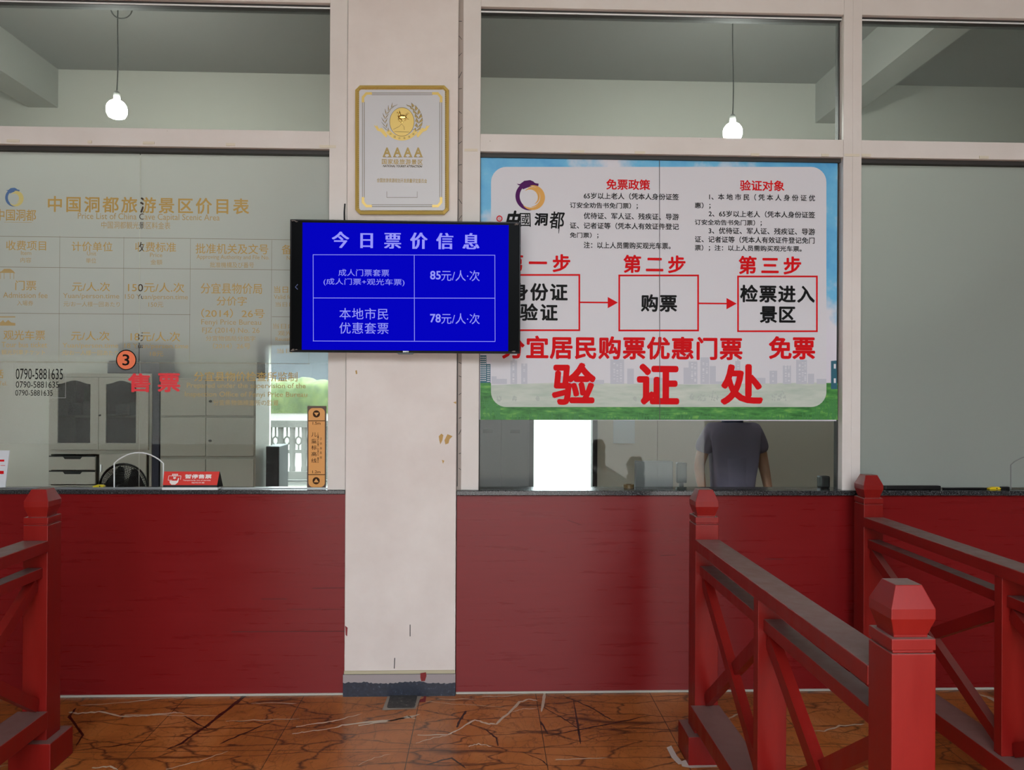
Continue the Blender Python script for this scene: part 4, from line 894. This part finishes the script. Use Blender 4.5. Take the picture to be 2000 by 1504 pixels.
for u0, u1, d0, d1 in ((115, 179, X0 + .022, xmid - .002), (209, 268, xmid + .002, X1 - .022)):
    a, b, zt_, zb2 = cx(u0), cx(u1), cz(752), cz(866); mb = MB()
    mb.box(d0, a, YC - .018, YC, zs + .022, ZTc - .033); mb.box(b, d1, YC - .018, YC, zs + .022, ZTc - .033); mb.box(a, b, YC - .018, YC, zs + .022, zb2)
    pts = []
    for i in range(13):
        t = i / 12; pts.append((a + (b - a) * t, zt_ + .03 * (.5 - .5 * math.cos(2 * math.pi * t)) ))
    for i in range(12): mb.hull8([(pts[i][0], YC - .018, pts[i][1]), (pts[i + 1][0], YC - .018, pts[i + 1][1]), (pts[i + 1][0], YC - .018, ZTc - .033), (pts[i][0], YC - .018, ZTc - .033)], [(pts[i][0], YC, pts[i][1]), (pts[i + 1][0], YC, pts[i + 1][1]), (pts[i + 1][0], YC, ZTc - .033), (pts[i][0], YC, ZTc - .033)])
    d = mb.build('door', CABM, ca); MB().box(a, b, YC - .009, YC - .006, zb2, zt_ + .03).build('glass', CG, d)
MB().lathe([(0, -.03), (.008, -.03), (.008, 0)], (cx(198), YC, cz(812)), 12, 'Y').build('lock', LINE, ca)
for v0, v1 in ((891, 918), (920, 946)):
    dr = MB().box(cx(99), cx(189), YC - .018, YC, cz(v1), cz(v0)).build('drawer', CABM, ca, bevel=.002)
    MB().prism([(cx(125), cz(v0)), (cx(165), cz(v0)), (cx(160), cz(v0 + 6)), (cx(130), cz(v0 + 6))], YC - .0195, YC - .010).build('handle', LINE, dr); MB().box(cx(99), cx(189), YC - .0185, YC - .017, cz(v0 + 1.6), cz(v0 - .5)).build('gap', LINE, dr)
d = MB().box(cx(197), cx(288), YC - .018, YC, .09, cz(887)).build('lower_door', CABM, ca, bevel=.002); MB().tube([(cx(203), YC - .035, cz(907)), (cx(203), YC - .035, cz(921))], .006).build('handle', STEEL, d)
MB().box(cx(99), cx(189), YC - .018, YC, .09, cz(948)).build('drawer', CABM, ca, bevel=.002)
k = 0
for u0, u1, v0, rgb, lab in ((120, 146, 790, (120, 124, 130), 'grey folder behind the left glass door of the beige cabinet'), (150, 176, 786, (146, 150, 152), 'pale folder stack behind the left glass door of the beige cabinet'), (214, 238, 792, (96, 100, 110), 'dark grey folder behind the right glass door of the beige cabinet'), (242, 264, 788, (120, 136, 140), 'bluish folder behind the right glass door of the beige cabinet'), (134, 152, 760, (40, 96, 62), 'green box above the folders in the left glass door')):
    zb2 = cz(813) if v0 > 770 else cz(786)
    x0, x1 = cx(u0), cx(u1)
    if v0 <= 770: x0, x1 = cx(151), cx(170)
    o = MB().box(x0, x1, YC + .10, YC + .30, zb2, cz(v0)).build('document_folder' if v0 > 770 else 'green_box', mat('folder_%d' % k, rgb, .6), bevel=.004); tag(o, lab, 'folder' if v0 > 770 else 'box'); k += 1
cb = thing('storage_cabinet', ((cx(315) + cx(503)) / 2, YC, 0), 'beige steel cabinet with six plain doors, right of the glass-doored cabinet', 'cabinet')
X0, X1, ZTb = cx(314), cx(500), cz(739)
MB().box(X0, X1, YC, YC + .4, 0, ZTb).build('carcass', CABM, cb); um = 404
for v0, v1 in ((742, 812), (816, 891), (897, 1000)):
    for a, b in ((317, um - .6), (um + .6, 497)):
        d = MB().box(cx(a), cx(b), YC - .018, YC - .001, max(.06, cz(v1)), cz(v0)).build('door', CABM, cb, bevel=.002)
        if b > 450: MB().lathe([(0, -.035), (.010, -.035), (.010, -.018)], (cx(um + 9), YC, (max(.06, cz(v1)) + cz(v0)) / 2 - .03), 12, 'Y').build('lock', LINE, d)
NAVY = mat('navy_card', (0, 0, 0), .5, albedo=(.020, .022, .040))
o = MB().box(cx(206), cx(298), YC + .02, YC + .34, ZTc, cz(705)).build('navy_box', NAVY, bevel=.01); tag(o, 'dark navy box lying on the glass-doored cabinet, lower of two', 'box')
o = MB().box(cx(226), cx(298), YC + .02, YC + .34, cz(705), cz(670)).build('navy_box', NAVY, bevel=.015); tag(o, 'dark navy box on top of the other navy box on the cabinet', 'box')
o = MB().box(cx(299), cx(312), YC - .01, YC + .3, 0, cz(672)).build('gap_shade', NAVY); tag(o, 'tall dark strip standing for the shade in the gap between the two beige cabinets', 'board')  # dark strip added as the shade between the cabinets
o = MB().box(bx(520, 2.35), bx(546, 2.35), 2.35, 2.65, 0, P(530, 872, 2.35).z).build('low_cabinet', mat('dark_grey_steel', (52, 52, 55), .5), bevel=.005); tag(o, 'low dark grey cabinet in front of the back window', 'cabinet')
dc = thing('grey_cabinet', (bx(990, 2.1), 2.1, 0), 'tall charcoal cabinet in the shade behind the left end of the poster window', 'cabinet')
x0, x1, ztop = bx(925, 2.1), bx(1034, 2.1), P(980, 790, 2.1).z
CHAR = mat('charcoal_steel', (70, 70, 72), .5)
MB().box(x0, x1, 2.1, 2.55, 0, ztop).build('carcass', CHAR, dc)
for a, b in ((x0 + .01, (x0 + x1) / 2 - .003), ((x0 + x1) / 2 + .003, x1 - .01)): 
    d = MB().box(a, b, 2.085, 2.099, .05, ztop - .02).build('door', CHAR, dc, bevel=.002); MB().box((a + b) / 2 - .04, (a + b) / 2 + .04, 2.07, 2.086, 1.28, 1.31).build('handle', BLACK, d)
o = MB().box(bx(1198, YB), bx(1240, YB), YB - .008, YB - .001, P(1220, 866, YB).z, P(1220, 815, YB).z).build('wall_notice', mat('pale_blue_paper', (196, 210, 222), .6)); tag(o, 'pale blue notice on the back wall right of the glazed door', 'notice')

# pedestal fan
FX, FY = P(241, 952, 1.0).x, 1.0; FZ = P(241, 952, 1.0).z; FRd = .155
fan = thing('pedestal_fan', (FX, FY + .06, 0), 'black round pedestal fan behind the glass hatch of the price list window', 'fan')
mb = MB()
for k in range(16):
    r_ = FRd * (k + 1) / 16; d_ = .045 * (1 - (k / 15.0) ** 2)
    mb.tube([(FX + r_ * math.cos(2 * math.pi * i / 40), FY - d_, FZ + r_ * math.sin(2 * math.pi * i / 40)) for i in range(40)], .0022 if k < 15 else .007, 6, True)
for i in range(60):
    a = 2 * math.pi * i / 60; mb.tube([(FX + FRd * t * math.cos(a + t * .35), FY - .045 * (1 - t * t), FZ + FRd * t * math.sin(a + t * .35)) for t in (.12, .4, .7, 1)], .0014, 4)
mb.build('front_guard', BLACKM, fan)
mb = MB()
for i in range(40):
    a = 2 * math.pi * i / 40; mb.tube([(FX + FRd * t * math.cos(a), FY + .075 - .075 * t * t, FZ + FRd * t * math.sin(a)) for t in (.3, .7, 1)], .0012, 4)
mb.build('rear_guard', BLACKM, fan)
for i in range(3):
    a = 2 * math.pi * i / 3 + .4; mb = MB(); p = []
    for t, w in ((.2, .5), (.5, .75), (.8, .8), (.93, .6)):
        p.append((t, w))
    L = [(FX + FRd * t * math.cos(a + w), FY + .02, FZ + FRd * t * math.sin(a + w)) for t, w in p] + [(FX + FRd * t * math.cos(a - w), FY + .045, FZ + FRd * t * math.sin(a - w)) for t, w in reversed(p)]
    mb.quad(*L); o = mb.build('blade', mat('dark_blade', (14, 14, 18), .4), fan); k_ = o.modifiers.new('s', 'SOLIDIFY'); k_.thickness = .003
MB().lathe([(0, -.05), (.026, -.05), (.03, -.02), (.03, .04), (.05, .06), (.05, .14), (.02, .16), (0, .16)], (FX, FY, FZ), 24, 'Y').build('motor_housing', BLACK, fan, smooth=True)
MB().tube([(FX, FY + .10, .03), (FX, FY + .10, FZ - .02)], .014, 12).build('pole', BLACKM, fan); MB().lathe([(0, 0), (.19, 0), (.19, .012), (.16, .025), (.03, .04), (0, .04)], (FX, FY + .10, 0), 32).build('base', BLACK, fan, smooth=True)

# hanging bulbs
BULB = emis('bulb_glow', (255, 255, 250), 1.0); BULB.node_tree.nodes['Principled BSDF'].inputs['Emission Strength'].default_value = 215
CORD = mat('black_cord', (16, 16, 16), .5)
YL = 1.2
def bulb(u, q, lab, coil):
    c = P(u, q, YL); t = thing('hanging_bulb', (c.x, YL, c.z - .06), lab, 'lamp', 'bare bulbs on cords')
    MB().lathe([(0, -.066), (.030, -.064), (.052, -.054), (.064, -.030), (.066, 0), (.062, .022), (.046, .046), (.024, .060), (0, .062)], tuple(c), 28).build('bulb', BULB, t, smooth=True)
    MB().lathe([(0, .056), (.020, .056), (.022, .075), (.022, .105), (.014, .118), (.006, .125), (0, .125)], tuple(c), 20).build('socket', mat('socket_grey', (150, 150, 148), .5), t, smooth=True)
    top = P(u + (4 if coil else 1), 20, YL); w = [(c.x, YL, c.z + .12)]
    for i in range(1, 9):
        s_ = i / 9; w.append((c.x + (top.x - c.x) * s_ + .004 * math.sin(s_ * 7), YL, c.z + .12 + (zcl - c.z - .12) * s_))
    w.append((top.x, YL, zcl)); MB().tube(w, .0042, 8).build('cord', CORD, t)
    if coil:
        k = P(239, 17, YL); MB().tube([(k.x + .073 * math.cos(a * math.pi / 14), YL - .01, k.z + .073 * math.sin(a * math.pi / 14)) for a in range(28)], .004, 8, True).build('cord_loop', CORD, t)
        MB().tube([(k.x, YL - .01, k.z + .073), (k.x, YL - .01, zcl)], .004, 8).build('cord_tail', CORD, t)
bulb(228, 213, 'bare glowing bulb on a black cord with a loop, behind the upper left glass', True); bulb(1431, 257, 'bare glowing bulb on a straight cord above the poster window', False)

# ------------------------------------------------------------------ courtyard behind the room
STONE = mat('white_stone', (0, 0, 0), .7, albedo=(.11, .107, .10))
BYy = 9.6
bl = thing('stone_balustrade', (bx(580, BYy), BYy, -.03), 'white stone balustrade outside the back window, beside the height strip', 'balustrade')
xL, xRr = bx(500, BYy), bx(720, BYy)
MB().box(xL, xRr, BYy - .09, BYy + .09, .0, .14).build('bottom_rail', STONE, bl); MB().box(xL, xRr, BYy - .08, BYy + .08, .92, 1.04).build('top_rail', STONE, bl); MB().box(xL, xRr, BYy - .03, BYy + .03, .46, .52).build('middle_rail', STONE, bl)
for i, u in enumerate((505, 527, 549, 572, 595, 618, 641, 664, 687, 710)):
    MB().lathe([(.055, .14), (.055, .20), (.045, .24), (.05, .4), (.055, .58), (.045, .8), (.05, .88), (.05, .92)], (bx(u, BYy), BYy, 0), 16).build('baluster', STONE, bl, smooth=True)
mb = MB()
for i in range(9):
    u = 516 + i * 22.6; k = bx(u, BYy); mb.tube([(k + .05 * math.cos(a * math.pi / 6), BYy, .68 + .07 * math.sin(a * math.pi / 6)) for a in range(12)], .014, 6, True); mb.tube([(k, BYy, .52), (k, BYy, .61)], .014, 6); mb.tube([(k, BYy, .75), (k, BYy, .92)], .014, 6)
mb.build('carved_scrolls', STONE, bl)
LEAF = mat('hedge_leaf', (0, 0, 0), .7)
v = coords(LEAF); setc(LEAF, ramp(LEAF, noise(LEAF, v, 2.0, 6, .7), [(0.3, (.025, .045, .01, 1)), (0.55, (.065, .09, .02, 1)), (0.72, (.12, .14, .04, 1))]))
def hedge(x0, x1, y0, h, lab):
    mb = MB(); nx, nz = 46, 12
    for i in range(nx + 1):
        for j in range(nz + 1):
            a = math.pi * j / nz; rr = 1 + .05 * math.sin(i * .55 + j * .3) + .04 * math.sin(i * 1.3 - j * .7) + random.uniform(-.05, .05)
            mb.v.append((x0 + (x1 - x0) * i / nx, y0 - 1.4 * math.cos(a) * rr, -.03 + h * math.sin(a) ** .6 * rr))
    for i in range(nx):
        for j in range(nz): mb.f.append((i * (nz + 1) + j, (i + 1) * (nz + 1) + j, (i + 1) * (nz + 1) + j + 1, i * (nz + 1) + j + 1))
    o = mb.build('hedge', LEAF, sub=1, smooth=True); return tag(o, lab, 'hedge')
hedge(bx(430, 44), bx(760, 44), 44, 2.1, 'sunlit green hedge far behind the white balustrade'); hedge(bx(960, 44), bx(1300, 44), 44, 2.1, 'green hedge far behind the glazed back door')

SKYTONE = mat('dim_sky_tone', (0, 0, 0), .9, albedo=(.06, .068, .08))  # dim blue-grey of the sky put into the backdrop colour
mb = MB()
for i in range(33):
    a = -80 + i * 5; h = 9 + 1.5 * math.sin(i * .8) + .8 * math.sin(i * 2.1)
    mb.v += [(a, 84 + math.sin(i), -.05), (a, 86 + math.sin(i * 1.7), h * .7), (a, 92, h)]
for i in range(32):
    for j in range(2): mb.f.append((i * 3 + j, i * 3 + 3 + j, i * 3 + 4 + j, i * 3 + 1 + j))
o = mb.build('backcloth', SKYTONE); tag(o, 'added blue-grey hills far behind the hedges', 'hill', kind='structure')  # added to replace the overbright sky near the horizon
# ------------------------------------------------------------------ queue railings
PW, PD = .104, .108
ZS, ZC = 1.084, 1.203
def post(root, x, y, full=True):
    mb = MB().box(x, x + PW, y, y + PD, .0, 1.050); mb.box(x + .004, x + PW - .004, y + .004, y + PD - .004, 1.050, 1.057); mb.box(x, x + PW, y, y + PD, 1.057, ZS)
    p = mb.build('post', REDPOST, root, bevel=.0025)
    c = (x + PW / 2, y + PD / 2); L = lambda s: [(c[0] - s, c[1] - s), (c[0] + s, c[1] - s), (c[0] + s, c[1] + s), (c[0] - s, c[1] + s)]
    lv = [(.040, ZS - .002), (.040, ZS + .005), (.0525, ZS + .045), (.0525, ZS + .068), (.0315, ZC)]
    mb = MB()
    for s, z in lv: mb.v += [(a, b, z) for a, b in L(s)]
    mb.f = [(3, 2, 1, 0), (16, 17, 18, 19)] + [(k * 4 + i, k * 4 + (i + 1) % 4, k * 4 + 4 + (i + 1) % 4, k * 4 + 4 + i) for k in range(4) for i in range(4)]
    mb.build('cap', REDPOST, p, bevel=.002)
    MB().box(x - .037, x + PW + .037, y - .037, y + PD + .037, 0, .125).build('base', REDPOST, p, bevel=.004)
    return p
def railing(x, yf, yn, lab, ym=None):
    """yf / yn: front faces of the far and near posts"""
    r = thing('queue_railing', (x + PW / 2, (yf + yn) / 2, 0), lab, 'railing', 'red wooden queue railings')
    post(r, x, yf); post(r, x, yn); xc = x + PW / 2; y0, y1 = yf, yn + PD
    ym = ym if ym is not None else (yf + yn) / 2 - .02
    MB().box(x - .002, x + PW + .002, y1, y0, .935, .985).build('top_rail', REDPOST, r, bevel=.003)
    for a, b in ((y0, ym + .045), (ym, y1)): MB().box(xc - .032, xc + .032, b, a, .825, .868).build('middle_rail', REDPOST, r, bevel=.002)
    MB().box(x - .020, x + PW + .006, y1, y0, .175, .25).build('bottom_rail', REDPOST, r, bevel=.003)
    MB().box(x + .002, x + PW - .002, ym, ym + .045, .25, .935).build('upright_board', REDPOST, r, bevel=.002)
    for a, b in ((y0, ym + .045), (ym, y1)):
        MB().bar((xc - .004, a - .005, .80), (xc - .004, b + .005, .275), .036, .05, (1, 0, 0)).build('brace', REDPOST, r)
        MB().bar((xc + .006, a - .005, .275), (xc + .006, b + .005, .80), .030, .05, (1, 0, 0)).build('brace', REDPOST, r)
    return r
railing(.936, -.78, -2.43, 'red wooden queue railing right of centre whose near post stands in front', -1.56)
railing(-1.987, -.78, -2.43, 'red wooden queue railing at the left edge of the picture', -1.6)
railing(1.983, -.205, -2.30, 'red wooden queue railing at the right edge, its far post against the counter', -1.28)
# cover plate in the floor in front of the column
q = [G(746, 1388), G(812, 1385), G(826, 1353), G(760, 1354)]
fc = thing('floor_socket', tuple((q[0] + q[2]) / 2), 'worn dark metal floor socket cover in grey mortar at the foot of the column', 'floor socket')
mid = sum(q, Vector()) / 4
MB().quad(*[(p.x, p.y, .0012) for p in q]).build('mortar_bed', mat('mortar', (140, 126, 114), .8), fc)
PL = mat('worn_metal', (0, 0, 0), .5, metal=.3); v = coords(PL); setc(PL, ramp(PL, noise(PL, v, 40, 5, .7), [(.35, (.028, .024, .022, 1)), (.62, (.07, .06, .055, 1)), (.70, (.4, .36, .33, 1))]))
cs = []
W2, H2 = (q[1] - q[0]).length * .42, (q[3] - q[0]).length * .40
for sx_, sy in ((1, 1), (-1, 1), (-1, -1), (1, -1)):
    for i in range(5):
        a = math.atan2(sy, sx_) - math.pi / 4 + i * math.pi / 8; cs.append((mid.x + sx_ * (W2 - .018) + .018 * math.cos(a), mid.y + sy * (H2 - .018) + .018 * math.sin(a)))
MB().hull8([(a, b, .001) for a, b in cs], [(a, b, .006) for a, b in cs]).build('cover', PL, fc)
mb = MB(); mb.quad(*[G(u, q_, .0014) for u, q_ in ((820, 1366), (827, 1364), (829, 1357), (833, 1357), (831, 1371), (818, 1372))]); mb.build('paint_stain', mat('dried_red_paint', (122, 24, 26), .5), fl)
mb = MB()
for L in ([(1302, 1460), (1311, 1456), (1322, 1476), (1336, 1492), (1325, 1493), (1312, 1480)], [(1330, 1487), (1342, 1483), (1360, 1489), (1380, 1485), (1402, 1490), (1400, 1498), (1350, 1500), (1332, 1497)]): mb.quad(*[G(u, q_, .0012) for u, q_ in L])
mb.build('plaster_crumbs', mat('white_plaster', (190, 175, 165), .9), fl)

# ------------------------------------------------------------------ person behind the counter
SKIN = mat('skin', (150, 106, 84), .5); SHIRT = mat('mauve_cloth', (0, 0, 0), .8, albedo=(.125, .10, .15)); NAVYC = mat('navy_cloth', (34, 40, 66), .8); HAIR = mat('black_hair', (18, 15, 15), .5); TROU = mat('dark_trousers', (30, 30, 34), .8); EYE = mat('eye_dark', (20, 14, 12), .2); LIP = mat('lip', (140, 76, 68), .5)
def skinned(name, nodes, edges, m, parent=None, sub=2):
    me = bpy.data.meshes.new(name); keys = list(nodes); me.from_pydata([nodes[k][0] for k in keys], [(keys.index(a), keys.index(b)) for a, b in edges], [])
    me.materials.append(m); o = bpy.data.objects.new(name, me); COL.objects.link(o)
    sk = o.modifiers.new('skin', 'SKIN'); sk.use_smooth_shade = True
    lay = me.skin_vertices[0].data if me.skin_vertices else None
    if lay is None:
        bm = bmesh.new(); bm.from_mesh(me); bm.verts.layers.skin.verify(); bm.to_mesh(me); bm.free(); lay = me.skin_vertices[0].data
    for i, k in enumerate(keys):
        r_ = nodes[k][1]; lay[i].radius = r_ if isinstance(r_, tuple) else (r_, r_); lay[i].use_root = (i == 0)
    s_ = o.modifiers.new('sub', 'SUBSURF'); s_.levels = s_.render_levels = sub
    if parent:
        o.parent = parent
        if parent.type == 'EMPTY': o.matrix_parent_inverse = Matrix.Translation(parent.location).inverted()
    return o
def person(px, py, lab):
    q = lambda x, y, z: (px + x, py + y, z)
    N = {'pelvis': (q(0, 0, .90), (.14, .10)), 'waist': (q(0, 0, 1.05), (.125, .09)), 'chest': (q(0, 0, 1.25), (.12, .085)), 'neck0': (q(0, .0, 1.40), (.06, .06)), 'neck': (q(0, -.01, 1.47), .05), 'head0': (q(0, -.02, 1.53), (.066, .078)), 'head1': (q(0, -.01, 1.60), (.075, .092)), 'head2': (q(0, 0, 1.68), (.06, .075))}
    E_ = [('pelvis', 'waist'), ('waist', 'chest'), ('chest', 'neck0'), ('neck0', 'neck'), ('neck', 'head0'), ('head0', 'head1'), ('head1', 'head2')]
    for s, n in ((1, 'R'), (-1, 'L')):
        N.update({'sh' + n: (q(s * .165, 0, 1.36), .058), 'el' + n: (q(s * .235, .02, 1.10), .041), 'wr' + n: (q(s * .235, -.10, .90), .028), 'pa' + n: (q(s * .228, -.125, .84), (.036, .018)),
                  'hip' + n: (q(s * .085, 0, .84), .085), 'kn' + n: (q(s * .095, -.01, .47), .055), 'an' + n: (q(s * .10, .02, .08), .036), 'to' + n: (q(s * .11, -.12, .035), (.036, .026))})
        E_ += [('chest', 'sh' + n), ('sh' + n, 'el' + n), ('el' + n, 'wr' + n), ('wr' + n, 'pa' + n), ('pelvis', 'hip' + n), ('hip' + n, 'kn' + n), ('kn' + n, 'an' + n), ('an' + n, 'to' + n)]
        for f_, (dx, L) in enumerate(((-.024, .062), (-.008, .075), (.008, .07), (.023, .055))):
            a, b, c = 'f%d%s' % (f_, n), 'g%d%s' % (f_, n), 'h%d%s' % (f_, n)
            N[a] = (q(s * (.228 + dx), -.135, .805), .009); N[b] = (q(s * (.227 + dx), -.145, .805 - L * .5), .008); N[c] = (q(s * (.222 + dx), -.135, .805 - L), .007)
            E_ += [('pa' + n, a), (a, b), (b, c)]
        N['t0' + n] = (q(s * .195, -.14, .84), .010); N['t1' + n] = (q(s * .182, -.155, .80), .008); E_ += [('pa' + n, 't0' + n), ('t0' + n, 't1' + n)]
    p = skinned('person', N, E_, SKIN); tag(p, lab, 'person')
    T = {'waist': (q(0, 0, 1.02), (.165, .125)), 'hem': (q(0, 0, .88), (.17, .13)), 'chest': (q(0, 0, 1.24), (.185, .138)), 'neck': (q(0, .0, 1.40), (.12, .09))}
    TE = [('waist', 'hem'), ('waist', 'chest'), ('chest', 'neck')]
    for s, n in ((1, 'R'), (-1, 'L')):
        T['sh' + n] = (q(s * .165, 0, 1.35), .086); T['sl' + n] = (q(s * .213, .012, 1.185), .066); TE += [('chest', 'sh' + n), ('sh' + n, 'sl' + n)]
    skinned('shirt', T, TE, SHIRT, p)
    MB().lathe([(.078, 1.385), (.074, 1.43), (.066, 1.452), (.058, 1.45), (.066, 1.40)], q(0, 0, 0), 24).build('collar', NAVYC, p, smooth=True)
    Tr = {'pelvis': (q(0, 0, .90), (.15, .112))}; RE = []
    for s, n in ((1, 'R'), (-1, 'L')):
        Tr['hip' + n] = (q(s * .088, 0, .82), .098); Tr['kn' + n] = (q(s * .097, -.01, .47), .072); Tr['an' + n] = (q(s * .10, .02, .09), .060); RE += [('pelvis', 'hip' + n), ('hip' + n, 'kn' + n), ('kn' + n, 'an' + n)]
    skinned('trousers', Tr, RE, TROU, p)
    skinned('hair', {'a': (q(0, .02, 1.66), (.083, .09)), 'b': (q(0, .035, 1.58), (.084, .075)), 'c': (q(0, .01, 1.70), (.066, .08))}, [('b', 'a'), ('a', 'c')], HAIR, p)
    mb = MB()
    for s in (-1, 1): mb.lathe([(0, -.004), (.010, -.002), (.010, .004)], q(s * .031, -.105, 1.60), 12, 'Y')
    mb.build('eyes', EYE, p)
    MB().hull8([q(-.014, -.10, 1.555), q(.014, -.10, 1.555), q(.006, -.095, 1.60), q(-.006, -.095, 1.60)], [q(-.008, -.128, 1.562), q(.008, -.128, 1.562), q(.003, -.108, 1.598), q(-.003, -.108, 1.598)]).build('nose', SKIN, p, sub=1, smooth=True)
    MB().tube([q(-.024, -.094, 1.528), q(0, -.102, 1.527), q(.024, -.094, 1.528)], [.002, .005, .002], 8).build('mouth', LIP, p)
    return p
person(P(1430, 900, 1.25).x, 1.25, 'person in mauve short-sleeved shirt with navy collar standing behind the counter below the poster')
